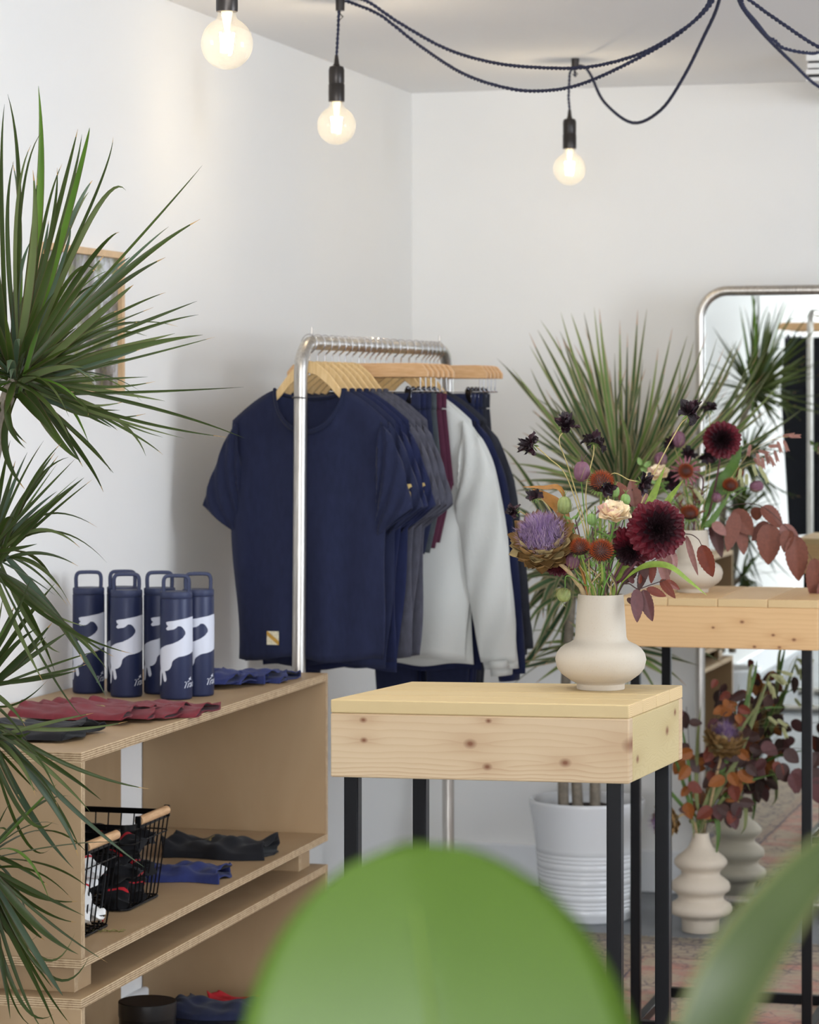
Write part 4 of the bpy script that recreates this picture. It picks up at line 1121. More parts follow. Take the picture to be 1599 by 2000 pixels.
# dry sprig on the middle shelf
mb = MB()
for k in range(7): mb.tube(spline([(-.03 + .009 * k, 0, .002), (-.028 + .009 * k, .006 * (-1) ** k, .004), (-.022 + .009 * k, .012 * (-1) ** k, .002)], 3), .0009, 5)
mb.tube([(-.04, 0, .0015), (0, .002, .002), (.03, -.002, .0015)], .0009, 5)
tag(put('dry_sprig', mb, plain('dry_green', (116, 112, 60), .8), loc=sh(.27, .05, SHELF_MID)), 'small dry green sprig lying on the middle shelf in front of the basket', 'sprig')
# ------------------------------------------------------------------ strap-leaved plants
def leafmat(name, c1, c2, rough=.42, stripe=260, trans=.25):
    m = NT(name, rough, 0, .3)
    f = m.noise(m.map((1, 1, 1)), 7.0, 3.0)
    m.color(m.ramp(f, [(.35, lin(c1)), (.65, lin(c2))]))
    tl_ = m.n('ShaderNodeBsdfTranslucent'); tl_.inputs[0].default_value = tuple(x * 1.6 for x in lin(c2)[:3]) + (1,)
    mx = m.n('ShaderNodeMixShader'); mx.inputs[0].default_value = trans
    m.t.links.new(m.b.outputs[0], mx.inputs[1]); m.t.links.new(tl_.outputs[0], mx.inputs[2]); m.t.links.new(mx.outputs[0], m.t.nodes['Material Output'].inputs[0])
    return m.m
DG = [leafmat('dragon_leaf_deep', (38, 52, 18), (58, 74, 26)), leafmat('dragon_leaf_edge', (70, 54, 40), (84, 74, 46)), leafmat('dragon_leaf_teal', (54, 72, 54), (74, 92, 70)), leafmat('dragon_leaf_bright', (56, 88, 22), (80, 112, 34)), leafmat('dragon_leaf_olive', (74, 88, 48), (98, 110, 66)), leafmat('leaf_tip_dry', (150, 120, 70), (170, 140, 90))]
def strap(mb, pts, w, side0, fold=.25, main=0, edge=1, tip=None, blunt=.0, edgefrac=.86, n=14, twist=0.0):
    P = [Vector(p) for p in pts]; n_ = len(P); v = []; side = Vector(side0)
    for i, p in enumerate(P):
        t = i / (n_ - 1); tg = (P[min(i + 1, n_ - 1)] - P[max(i - 1, 0)]).normalized()
        side = (side - tg * side.dot(tg))
        if side.length < 1e-5: side = tg.orthogonal()
        side.normalize()
        sd = Matrix.Rotation(twist * t, 3, tg) @ side
        nr = tg.cross(sd)
        wd = w * .5 * (.55 + .45 * min(1, t * 4)) * (1 - max(0, (t - .42) / .58) ** 1.5 * .97)
        for q, fq in ((-1, 1), (-edgefrac, edgefrac), (0, 0), (edgefrac, edgefrac), (1, 1)):
            v.append(p + sd * (q * wd) + nr * (fold * wd * fq))
    f = []; m = []
    for i in range(n_ - 1):
        for k in range(4):
            f.append((i * 5 + k, i * 5 + k + 1, i * 5 + 6 + k, i * 5 + 5 + k))
            mi = edge if k in (0, 3) else main
            if tip is not None and i >= n_ - 2: mi = tip
            m.append(mi)
    mb.add(v, f, m)
VIEW = Vector((0, 1, 0))
def sidevec(a, b, rng, spread=.9):
    tg = (Vector(b) - Vector(a)).normalized(); s_ = tg.cross(VIEW)
    if s_.length < 1e-4: s_ = Vector((1, 0, 0))
    return Matrix.Rotation(rng.uniform(-spread, spread), 3, tg) @ s_.normalized()

PY = 4.95
HEADS = {
 'A': ((28, 742), [  # tip, mid, width px, material
  (75,168,75,420,15,3),(15,184,38,400,9,0),(152,252,108,430,9,0),(175,249,137,400,12,3),(221,267,170,420,6,0),(181,352,122,470,10,2),(246,372,170,440,9,4),
  (395,323,262,476,5,0),(391,428,225,548,12,0),(254,502,150,598,14,2),(233,453,160,530,9,0),(261,556,180,625,12,4),(324,571,205,625,7,0),(385,588,240,645,7,0),
  (348,638,200,645,5,0),(396,654,215,692,14,0),(420,658,260,700,4,0),(289,736,148,745,7,0),(476,756,259,766,5,0),(478,856,280,792,6,0),(444,854,240,815,6,0),
  (285,891,207,805,7,4),(318,888,215,822,5,0),(318,854,205,812,5,0),(235,801,120,788,11,0),(285,808,150,805,8,0),(52,866,14,810,9,0),(202,961,141,860,10,0),
  (156,900,94,832,15,0),(217,922,150,845,5,0),(48,955,10,870,12,0),(9,203,4,400,8,0),(122,319,80,470,7,0),(83,256,40,420,6,0),(160,262,120,440,7,0),(-60,300,-20,500,12,3),
  (-120,420,-40,590,12,0),(-160,560,-60,650,12,0),(-200,700,-80,710,12,0),(-190,850,-80,770,12,0),(-110,950,-40,850,10,0),(120,440,85,560,13,0),(190,520,120,610,12,0),(100,500,60,610,14,0),(60,470,30,590,13,2),(-20,430,0,580,13,0),(300,600,160,660,6,0),(210,640,120,690,14,4),(170,700,95,715,13,0),(150,640,95,690,12,0),(250,700,130,730,9,0)]),
 'B': ((-18, 1085), [
  (86,860,30,960,5,0),(120,865,50,965,6,0),(108,883,45,975,9,0),(134,893,60,955,7,0),(147,896,62,985,6,0),(164,933,70,1010,13,0),(181,936,85,1015,5,0),(190,1030,78,1008,4,0),
  (209,1099,100,1037,4,0),(153,1106,62,1080,6,0),(139,1185,70,1100,5,0),(133,1184,62,1110,4,0),(259,1277,105,1212,8,0),(223,1283,120,1215,6,0),(206,1359,118,1215,12,2),
  (107,1311,46,1180,11,0),(164,1404,90,1300,4,0),(84,1331,30,1220,8,4),(208,1308,140,1235,5,0),(20,860,0,960,8,0),(30,900,5,990,9,0),(-60,900,-40,1000,11,0),(-120,1000,-70,1040,11,0),(-150,1150,-80,1110,11,0),(-90,1260,-50,1170,11,0),(60,960,25,1020,9,0),(80,1010,30,1050,8,0)]),
 'C': ((-45, 1350), [
  (107,1140,40,1225,9,0),(102,1216,35,1290,12,0),(136,1232,62,1282,8,0),(192,1271,93,1302,4,0),(169,1297,93,1318,6,0),(93,1328,30,1375,3,0),(60,1130,10,1240,8,0),(30,1180,-10,1270,10,0),(-100,1200,-70,1280,11,0),(-150,1330,-100,1340,11,0),(50,1420,10,1370,9,4)]),
 'D': ((-25, 1420), [
  (249,1409,115,1425,7,4),(291,1541,140,1497,7,0),(198,1563,105,1495,8,0),(282,1694,135,1572,8,2),(153,1673,92,1555,10,2),(144,1697,55,1580,11,2),(114,1577,60,1500,7,0),(73,1547,30,1500,5,0),
  (108,1644,50,1642,5,0),(60,1430,20,1440,10,0),(-120,1500,-70,1450,11,0),(-100,1380,-60,1400,11,0),(40,1560,5,1490,9,0)]),
 'E': ((-35, 1680), [
  (144,1760,60,1698,5,0),(163,1788,70,1742,7,0),(150,1802,62,1765,6,0),(210,1880,80,1788,5,0),(153,1864,60,1796,13,0),(93,1802,25,1832,3,0),(174,1868,90,1900,6,0),(123,1945,75,1868,11,2),
  (141,2005,58,1880,6,0),(110,2010,50,1880,8,0),(93,1997,25,1952,5,0),(30,1760,0,1720,8,0),(-120,1700,-80,1690,11,0),(-90,1850,-60,1760,11,0),(60,1900,15,1800,9,0),(85,2015,30,1900,6,0),(20,1990,0,1860,10,0)])}
plant = thing('dragon_tree', 'tall dragon tree with long green strap leaves at the left edge', 'plant', (px(-150, 0, PY).x, PY, 0))
pr = random.Random(3)
def rel(v, root): return Vector(v) - root.location
for hn, ((hx, hy), L_) in HEADS.items():
    mb = MB(); c = px(hx, hy, PY)
    extra = []
    for (tx, ty, mx_, my, wpx, mi) in L_[:: 1 if hn == 'A' else 2]:
        f_ = pr.uniform(.62, .95); jx, jy = pr.uniform(-38, 38), pr.uniform(-34, 34)
        extra.append((hx + (tx - hx) * f_ + jx, hy + (ty - hy) * f_ + jy, hx + (mx_ - hx) * f_ + jx * .4, hy + (my - hy) * f_ + jy * .4, max(7, wpx * .9), pr.choice([0, 0, 0, 2, 4])))
    for (tx, ty, mx_, my, wpx, mi) in L_ + extra:
        dy = pr.uniform(-.10, .12); s_ = F / PY
        a = c + Vector((pr.uniform(-.012, .012), pr.uniform(-.012, .012), pr.uniform(-.03, .02)))
        b = px(tx, ty, PY + dy); m_ = px(mx_, my, PY + dy * .5)
        pts = bez(a, m_, b, 16)
        strap(mb, pts, max(5, wpx * 1.28) / s_, sidevec(a, b, pr, .45), .3, mi, 1, 5 if pr.random() < .5 else None, twist=pr.uniform(-.5, .5))
    # leaves pointing away from and towards the camera, so that the crown is round
    for k in range(46 if hn == 'A' else 22):
        th = pr.uniform(0, 2 * PI); el = pr.uniform(-.5, 1.2); L = pr.uniform(.20, .32)
        d = Vector((math.cos(th) * .55 - .25, math.sin(th), 0)).normalized()
        if d.y < 0: L *= .7
        if hn != 'A': L *= .8
        m_ = c + (d * math.cos(el) + Vector((0, 0, math.sin(el)))) * L * .55
        b = c + (d * math.cos(el) + Vector((0, 0, math.sin(el)))) * L + Vector((0, 0, -.10 * math.cos(el) * pr.random()))
        if hn != 'A' and b.y > 5.2: continue
        strap(mb, bez(c, m_, b, 12), pr.uniform(.010, .014), d.cross(Vector((0, 0, 1))), .3, pr.choice([0, 0, 3, 2]), 1, twist=pr.uniform(-.5, .5))
    mb.v = [tuple(Vector(p) - plant.location) for p in mb.v]
    put('leaf_crown', mb, DG, plant)
BARK = plain('grey_bark', (128, 118, 104), .85, var=.25, scale=60, bump=.6, dist=.004)
base = [Vector((px(-150, 0, PY).x + dx, PY + dy, .42)) for dx, dy in ((0, 0), (-.05, .04), (.04, -.03), (-.03, -.05), (.0, .05))]
via = {'A': [px(8, 800, PY), px(-40, 1000, PY + .05), px(-110, 1300, PY + .04)], 'B': [px(-60, 1200, PY - .02)], 'C': [px(-90, 1450, PY)], 'D': [px(-80, 1520, PY - .03)], 'E': [px(-90, 1760, PY + .03)]}
for i, hn in enumerate('ABCDE'):
    (hx, hy), _ = HEADS[hn]; P = [px(hx, hy, PY)] + via[hn] + [base[i]]
    mb = MB(); sp = spline(P, 8); n = len(sp)
    mb.tube([p - plant.location for p in sp], [.0115 + .006 * k / n for k in range(n)], 12)
    put('trunk', mb, BARK, plant)
def planter(loc, label, rows=True):
    g = thing('planter', label, 'planter', loc, 0)
    prof = [(.0001, 0), (.128, 0), (.135, .006)]
    z = .02
    k = 0
    while z < .215:
        r = .136 + .028 * z / .36
        dz = .012 if k % 3 else .021
        prof += [(r - .0022, z), (r + .0016, z + .003), (r + .0016, z + dz - .003)]
        z += dz; k += 1
    prof += [(.1535, .222), (.1555, .235), (.170, .325), (.1735, .345), (.174, .353), (.1705, .356), (.166, .352), (.163, .335), (.150, .25), (.0001, .25)]
    mb = MB(); mb.lathe(prof, 64); put('pot', mb, plain('glossy_white_ceramic', (224, 225, 226), .22, spec=.5) if not bpy.data.materials.get('glossy_white_ceramic') else bpy.data.materials['glossy_white_ceramic'], g, angle=60)
    mb = MB(); rows_ = []
    r_ = random.Random(2)
    for i in range(9):
        rr = .1625 * i / 8 + .0001
        rows_.append([(rr * math.cos(2*PI*q/30), rr * math.sin(2*PI*q/30), .318 + r_.uniform(-.004, .005)) for q in range(30)])
    mb.grid(rows_, wrap=True)
    put('soil', mb, plain('dark_soil', (44, 34, 28), .95, var=.5, scale=120, bump=1.0, dist=.006) if not bpy.data.materials.get('dark_soil') else bpy.data.materials['dark_soil'], g, angle=180)
    return g
pg_ = planter((px(-150, 0, PY).x, PY, 0), 'white ribbed planter holding the left dragon tree, below the picture edge')

# back plant with striped leaves in the white planter
VG = [leafmat('striped_leaf_green', (60, 84, 50), (82, 108, 66)), leafmat('striped_leaf_cream', (168, 150, 118), (180, 164, 128)), leafmat('striped_leaf_light', (96, 124, 58), (120, 146, 80)), leafmat('striped_leaf_dark', (44, 66, 46), (60, 84, 58)), leafmat('striped_leaf_tip', (160, 124, 96), (176, 144, 110))]
BPX = px(1147, 1785, F / 655); BPX = Vector((BPX.x, 8.66, 0))
bplant = thing('striped_dragon_tree', 'bushy striped dragon tree behind the flowers, growing in the white planter', 'plant', BPX)
BY = 8.62
BH = [((1215, 975), BY, [
   (1170,603,1190,790),(1115,612,1165,780),(1160,600,1185,800),(1210,625,1212,800),(1245,605,1232,790),(1263,603,1240,780),(1285,680,1262,830),(1313,640,1275,800),(1342,655,1290,810),(1355,665,1300,830),(1380,650,1310,820),(1400,660,1325,840),(1438,665,1340,840),
   (1450,655,1340,860),(1095,610,1150,790),(1140,610,1178,790),(1050,645,1130,800),(1055,625,1140,780),(1033,650,1120,820),(1034,675,1125,830),(1085,655,1150,820),(1000,720,1100,850),(985,715,1095,840),(970,700,1090,830),(1110,665,1165,830),(1150,700,1185,860),
   (1040,800,1125,890),(1045,825,1130,900),(1200,690,1205,850),(1225,650,1222,820),(1255,700,1240,850),(1175,650,1195,820),(1190,720,1202,870),(1300,710,1262,850),(1325,750,1275,870),(1460,760,1340,880),(1480,740,1350,880),(1500,800,1360,900),(1430,720,1325,860),
   (1020,845,1120,905),(1010,875,1120,920),(1000,870,1110,915),(995,905,1110,930),(1010,940,1120,945),(1000,960,1110,955),(1440,870,1340,920),(1480,880,1350,935),(1130,720,1172,860),(1165,740,1190,880),(1235,740,1225,880),(1270,740,1245,870),(1350,720,1290,850),(1080,720,1150,860),(1065,760,1140,880),(1290,800,1255,890),(1340,790,1280,890),(1110,790,1165,900)]),
 ((1120, 1130), BY - .03, [
   (975,870,1040,950),(985,915,1050,990),(1000,1010,1060,1030),(990,1060,1055,1055),(985,1090,1050,1080),(1005,1180,1062,1110),(1000,1245,1055,1165),(1040,1295,1075,1200),(1020,1140,1070,1110),(990,1200,1040,1150),(1095,1290,1105,1210),(1030,1060,1075,1070),(1010,990,1065,1040),(1150,1250,1140,1190),
   (980,1325,1030,1290),(1060,1000,1090,1060),(1035,960,1080,1040),(1180,1010,1150,1070),(1005,1110,1060,1095),(1020,1250,1060,1180),(1075,1225,1098,1165),(1000,1150,1055,1120),(990,980,1050,1030),(1065,1180,1090,1140),(1015,1215,1062,1150),(1045,1130,1085,1115)]),
 ((1190, 1265), BY + .04, [
   (985,1310,1070,1292),(1045,1335,1110,1290),(1060,1300,1120,1270),(1330,1230,1260,1240),(1360,1265,1270,1255),(1365,1300,1275,1275),(1350,1195,1265,1225),(1310,1330,1255,1290),(1080,1230,1130,1240),(1050,1260,1115,1255),(1250,1335,1225,1300),(1340,1340,1262,1285),(1120,1340,1150,1300),(1290,1190,1240,1220),(1365,1240,1285,1240),(1020,1280,1095,1262)]),
 ((1370, 1010), BY - .10, [
   (1530,905,1450,935),(1545,960,1455,965),(1500,860,1435,915),(1560,1010,1460,990),(1300,900,1335,940),(1440,830,1400,900),(1380,840,1378,910),(1330,1090,1350,1050)])]
br_ = random.Random(8)
for (hx, hy), Yh, L_ in BH[:3]:
    mb = MB(); c = px(hx, hy, Yh); s_ = F / Yh
    L2 = [(hx + (a_ - hx) * q_ + br_.uniform(-40, 40), hy + (b_ - hy) * q_ + br_.uniform(-30, 30), hx + (c_ - hx) * q_, hy + (d2_ - hy) * q_) for (a_, b_, c_, d2_) in L_ for q_ in (br_.uniform(.55, .92),)]
    for (tx, ty, mx_, my) in L_ + L2:
        d_ = br_.uniform(-.14, .20) if tx < 1330 else br_.uniform(-.30, -.14)
        b = px(tx, ty, Yh + d_); m_ = px(mx_, my, Yh + d_ * .5); a = c + Vector((br_.uniform(-.02, .02), br_.uniform(-.02, .02), br_.uniform(-.05, .03)))
        if b.y > 8.98: b.y = 8.95
        strap(mb, bez(a, m_, b, 14), br_.uniform(.013, .020), sidevec(a, b, br_, .6), .35, br_.choice([0, 0, 2, 3]), 1, 4 if br_.random() < .5 else None, edgefrac=.68)
    for k in range(20):
        th = br_.uniform(PI * .75, 2 * PI * .93); el = br_.uniform(-.3, 1.2); L = br_.uniform(.25, .42)
        d = Vector((math.cos(th), math.sin(th), 0))
        if d.y > 0: L *= .55
        q = (d * math.cos(el) + Vector((0, 0, math.sin(el))))
        strap(mb, bez(c, c + q * L * .55, c + q * L + Vector((0, 0, -.1 * math.cos(el))), 12), br_.uniform(.013, .018), d.cross(Vector((0, 0, 1))), .35, br_.choice([0, 2, 3]), 1, edgefrac=.68)
    mb.v = [tuple(Vector(p) - bplant.location) for p in mb.v]
    put('leaf_crown', mb, VG, bplant)
for (bx_, top) in ((1100, (1120, 1130)), (1128, (1215, 975)), (1162, (1190, 1265))):
    b0 = px(bx_, 1570, 8.62); b0.z = .31; t0 = px(top[0], top[1], BY)
    mb = MB(); sp = spline([b0, b0 + Vector((0, 0, .25)), (b0 + Vector((0, 0, .35))) * .5 + t0 * .5, t0 + Vector((0, 0, .02))], 8)
    mb.tube([p - bplant.location for p in sp], [.0165 - .003 * k / len(sp) for k in range(len(sp))], 12)
    put('trunk', mb, BARK, bplant)
planter(BPX, 'white ribbed ceramic planter on the floor behind the front table')

# ------------------------------------------------------------------ out of focus broad leaved plant close to the camera
BGR = NT('broad_leaf_green', .45, 0, .4)
BGR.color(BGR.mix(BGR.noise(BGR.co, 8, 3), lin((60, 88, 16)), lin((82, 110, 26))))
_t = BGR.n('ShaderNodeBsdfTranslucent'); _t.inputs[0].default_value = lin((104, 128, 26)); _m = BGR.n('ShaderNodeMixShader'); _m.inputs[0].default_value = .22
BGR.t.links.new(BGR.b.outputs[0], _m.inputs[1]); BGR.t.links.new(_t.outputs[0], _m.inputs[2]); BGR.t.links.new(_m.outputs[0], BGR.t.nodes['Material Output'].inputs[0])
VEIN = leafmat('broad_leaf_vein', (100, 124, 46), (110, 134, 54))
fp = thing('broad_leaved_plant', 'blurred broad green leaf rising close to the camera at the bottom', 'plant', (px(840, 0, 1.12).x, 1.16, 0))
fo_ = fp.location
def broad(mb, base, mid, tip, halfw, n=26, m_=12, prof=None, cup=.10, side=None):
    P = bez(base, mid, tip, n)
    for part in (0,):
        rows = []
        for i, p in enumerate(P):
            t = i / (n - 1); tg = (P[min(i + 1, n - 1)] - P[max(i - 1, 0)]).normalized(); sd = Vector(side or (1, 0, 0)); sd = (sd - tg * sd.dot(tg)).normalized(); nr = tg.cross(sd)
            wd = halfw * prof(t)
            rows.append([p + sd * (wd * (k / m_ * 2 - 1)) + nr * (cup * wd * abs(k / m_ * 2 - 1) ) for k in range(m_ + 1)])
        mb.grid(rows)
mb = MB(); Y0 = 1.12
def prof(t):
    d = 1 - t
    return math.sqrt(max(.0006, 1 - ((.55 - d) / .55) ** 2)) if d < .55 else max(.05, math.cos((d - .55) / .45 * PI / 2) ** .7)
broad(mb, px(905, 2560, Y0), px(858, 2110, Y0), px(792, 1646, Y0 + .03), .0800, n=44, m_=16, prof=prof)
mb.v = [tuple(Vector(p) - fo_) for p in mb.v]; lf = put('leaf', mb, BGR.m, fp, solid=.0012)
mb = MB(); mb.tube([p - fo_ + Vector((0, -.0015, 0)) for p in bez(px(905, 2560, Y0), px(858, 2110, Y0), px(794, 1670, Y0 + .03), 16)], [.0022 - .0018 * k / 15 for k in range(16)], 8)
put('midrib', mb, VEIN, lf)
mb = MB(); st_ = spline([px(905, 2560, Y0) - fo_, px(890, 2900, Y0 + .02) - fo_, Vector((0, 0, .8)), Vector((0, 0, .25))], 8)
mb.tube(st_, .006, 10); put('stem', mb, leafmat('stem_green', (80, 104, 50), (96, 120, 60)), fp)
for k, (dx, dy, z, L) in enumerate(((-.12, .02, 1.0, .16), (.11, .03, .95, .15), (.02, -.10, .88, .14))):
    mb = MB(); a = Vector((0, 0, z - .12)); b = Vector((dx * 1.3, dy * 1.3, z))
    broad(mb, a, a * .5 + b * .5 + Vector((dx * .2, 0, .01)), b, .055, prof=prof, side=(-dy, dx, 0))
    put('leaf', mb, BGR.m, fp, solid=.0012)
planter_small = thing('plant_pot', 'grey pot on the floor below the picture edge holding the broad leaved plant', 'pot', (fo_.x, fo_.y, 0))
mb = MB(); mb.lathe([(.0001, 0), (.10, 0), (.13, .25), (.135, .26), (.128, .26), (.122, .235), (.0001, .235)], 36); put('pot', mb, plain('grey_pot', (120, 120, 118), .7), planter_small)
mb = MB(); mb.lathe([(.0001, .245), (.122, .242)], 30); put('soil', mb, bpy.data.materials['dark_soil'], planter_small)
# arching strap leaf at the lower right
sp_ = thing('arching_leaf_plant', 'blurred arching strap leaf crossing the lower right corner close to the camera', 'plant', (px(1330, 0, 1.05).x, 1.06, 0))
so = sp_.location; OG = [leafmat('arch_leaf_green', (48, 62, 26), (60, 74, 32), trans=.1), leafmat('arch_leaf_edge', (96, 100, 62), (104, 108, 68), trans=.15)]
mb = MB(); Ys = 1.08
pts = spline([px(1290, 2420, Ys), px(1345, 2160, Ys), px(1425, 1930, Ys), px(1535, 1760, Ys + .01), px(1660, 1640, Ys + .02), px(1850, 1580, Ys + .03)], 6)
strap(mb, [p - so for p in pts], .028, (1, 0, .5), .25, 0, 1, edgefrac=.8); 
put('leaf', mb, OG, sp_, solid=.0008)
mb = MB(); pts = spline([px(1290, 2420, Ys) - so, px(1285, 2700, Ys) - so, Vector((0, 0, .8)), Vector((0, 0, .2))], 6); mb.tube(pts, .0055, 10); put('stem', mb, bpy.data.materials['stem_green'], sp_)
for (dx, dy) in ((-.08, .10), (.12, .05), (.05, -.12)):
    mb = MB(); a = Vector((0, 0, .8)); strap(mb, bez(a, a + Vector((dx, dy, .17)), a + Vector((dx * 2.2, dy * 2.2, .12)), 14), .02, (-dy, dx, 0), .25, 0, 1); put('leaf', mb, OG, sp_, solid=.0008)
pt2 = thing('plant_pot', 'small grey pot below the picture edge holding the arching leaf plant', 'pot', (so.x, so.y, 0))
mb = MB(); mb.lathe([(.0001, 0), (.08, 0), (.10, .2), (.104, .21), (.097, .21), (.092, .19), (.0001, .19)], 36); put('pot', mb, bpy.data.materials['grey_pot'], pt2)
mb = MB(); mb.lathe([(.0001, .198), (.092, .196)], 30); put('soil', mb, bpy.data.materials['dark_soil'], pt2)
# ------------------------------------------------------------------ vases
def stoneware(name, c, c2):
    m = NT(name, .75, 0, .25); sp1 = m.noise(m.co, 420, 3.0, .6); big = m.noise(m.co, 9, 3)
    c_ = m.mix(big, lin(c), lin(c2))
    c_ = m.mix(m.ramp(sp1, [(.60, (0, 0, 0, 1)), (.72, (.5, .5, .5, 1))]), c_, lin((176, 152, 128)))
    m.color(c_); m.bump(m.noise(m.co, 500, 3), .25, .0006); return m.m
SW = stoneware('cream_stoneware', (194, 184, 169), (187, 176, 159))
SW2 = stoneware('chalk_stoneware', (216, 204, 186), (208, 194, 174))
VP = [(.0001, 0), (.0385, 0), (.0394, .0012), (.0394, .0082), (.0404, .0100), (.0500, .0146), (.0640, .0250), (.0715, .0345), (.0747, .0490), (.0722, .0590), (.0665, .0670), (.0590, .0725), (.0500, .0765), (.0445, .0800), (.0422, .0858), (.0408, .1080), (.0385, .140), (.0374, .1535), (.0368, .1552), (.0348, .1552), (.0342, .153), (.0352, .14), (.038, .108), (.040, .082), (.058, .066), (.066, .05), (.058, .03), (.03, .010), (.0001, .009)]
def vase(label, loc, prof, m, group=None):
    g = thing('vase', label, 'vase', loc, 0, group)
    mb = MB(); mb.lathe(prof, 72); put('vase_body', mb, m, g, angle=70)
    return g
V1 = Vector((.3135, 4.745, 1.0752)); V2 = Vector((.705, 7.20, 1.0702)); V3 = px(1368, 1800, 8.43); V3 = Vector((V3.x, 8.43, .0005))
vase('cream round bellied stoneware vase with a straight neck on the front table', V1, VP, SW, 'matching cream bellied vases')
vase('cream round bellied stoneware vase standing on the back table', V2, VP, SW, 'matching cream bellied vases')
WP = [(.0001, 0), (.052, 0), (.0545, .002), (.0550, .034), (.058, .040), (.070, .046), (.086, .052), (.0925, .060), (.0930, .070), (.088, .080), (.074, .088), (.066, .096), (.066, .104), (.074, .114), (.084, .121), (.0865, .132), (.083, .144), (.070, .155), (.058, .163), (.0555, .170), (.058, .178), (.070, .188), (.077, .197), (.0765, .208), (.068, .218), (.050, .232), (.036, .246), (.028, .262), (.0245, .278), (.0235, .286), (.0205, .287), (.0195, .284), (.021, .27), (.028, .25), (.045, .225), (.05, .2), (.045, .17), (.05, .10), (.045, .02), (.0001, .015)]
vase('chalky ribbed wavy stoneware vase on the floor beside the mirror', V3, WP, SW2)

# ------------------------------------------------------------------ flower parts
def frame(p, d, roll=0.0):
    d = Vector(d).normalized(); q = d.to_track_quat('Z', 'Y').to_matrix().to_4x4()
    return Matrix.Translation(Vector(p)) @ q @ Matrix.Rotation(roll, 4, 'Z')
def petal(mb, az, el, L, W, r0=0.0, z0=0.0, curl=0.0, cup=.3, mi=0, tipr=.5, wav=0.0, nu=5, nv=6, rg=random):
    """petal leaving the z axis: el 0 = straight up, pi/2 = flat out"""
    ca, sa = math.cos(az), math.sin(az); rows = []; x = r0; z = z0; e = el
    for i in range(nv + 1):
        t = i / nv
        if i: x += math.sin(e) * L / nv; z += math.cos(e) * L / nv; e += curl / nv
        w_ = W * .5 * max(.04, (math.sin(PI * min(1, .10 + t * (.90 - .10 * (1 - tipr)))) ** (.55 if tipr > .4 else 1.0)) * (1 if t < .98 else tipr))
        row = []
        for k in range(nu):
            u = k / (nu - 1) * 2 - 1; c_ = cup * w_ * u * u; ww = wav * math.sin(u * 6 + i * 2.1 + az * 3)
            xx = x - math.cos(e) * c_ * 1.0 + ww * .5; zz = z + math.sin(e) * c_ + ww; yy = u * w_
            row.append((xx * ca - yy * sa, xx * sa + yy * ca, zz))
        rows.append(row)
    mb.grid(rows, mi)
def root_thing(name, label, cat, p, group): return thing(name, label, cat, p, 0, group)
def fin(name, mb, mats, root, **kw):
    mb.v = [tuple(Vector(p) - root.location) for p in mb.v]
    return put(name, mb, mats, root, **kw)
PD = {n: plain(n, c, .6, var=.15, scale=150) for n, c in {
  'dahlia_outer': (98, 6, 26), 'dahlia_mid': (70, 7, 22), 'dahlia_inner': (36, 8, 16), 'magenta_petal': (104, 14, 50), 'cream_petal': (240, 222, 188), 'blush_petal': (218, 176, 160),
  'stem_green_pale': (126, 142, 62), 'stem_dark_plum': (86, 44, 52), 'stem_straw': (176, 158, 100), 'stem_beige': (172, 148, 108), 'stem_fresh': (96, 136, 52),
  'scabiosa_black': (30, 14, 20), 'scabiosa_plum': (48, 16, 28), 'calyx_green': (108, 132, 62), 'cone_orange': (150, 62, 16), 'cone_dark': (50, 24, 16), 'artichoke_bract': (138, 106, 62), 'artichoke_pale': (168, 148, 104),
  'artichoke_brown': (96, 58, 42), 'lilac_filament': (150, 122, 166), 'pale_filament': (188, 164, 178), 'violet_filament': (104, 72, 140), 'pod_purple': (112, 72, 88), 'pod_green': (132, 142, 84), 'bract_hair': (142, 138, 78),
  'copper_leaf': (112, 62, 46), 'copper_leaf_dark': (72, 36, 30), 'rust_leaf': (112, 46, 26), 'pink_leaf': (142, 98, 90), 'plum_leaf': (92, 52, 52), 'amber_leaf': (142, 80, 24), 'brown_leaf': (66, 40, 34), 'twig': (70, 48, 44),
  'grass_lime': (128, 150, 56), 'grass_green': (74, 104, 36), 'oat_pink': (150, 104, 90), 'oat_green': (164, 164, 116), 'echin_petal': (134, 76, 84), 'sepal_fresh': (122, 152, 84), 'ochre_leaf': (158, 108, 46), 'dry_grass': (116, 122, 72)}.items()}
def stem(root, P, r, m, name='stem', r1=None):
    sp = spline(P, 7); n = len(sp)
    mb = MB(); mb.tube(sp, [r + ((r1 if r1 is not None else r * .8) - r) * k / (n - 1) for k in range(n)], 8)
    return fin(name, mb, m if not isinstance(m, str) else PD[m], root)
def start(V, rimx, top, k):
    """inside the vase, then the point where the stem crosses the rim"""
    h = {1: .1552, 2: .1552, 3: .286}[k]; rr = {1: .029, 2: .029, 3: .014}[k]
    dx = max(-rr, min(rr, rimx)); dy = rg_.uniform(-.6, .6) * math.sqrt(max(0, rr * rr - dx * dx))
    return [V + Vector((-dx * .6, -dy * .6, .035 if k < 3 else .10)), V + Vector((dx, dy, h))]
rg_ = random.Random(21)
def nP(k, x, y, d=0.0): return px(x, y, {1: V1.y, 2: V2.y, 3: V3.y}[k] + d)

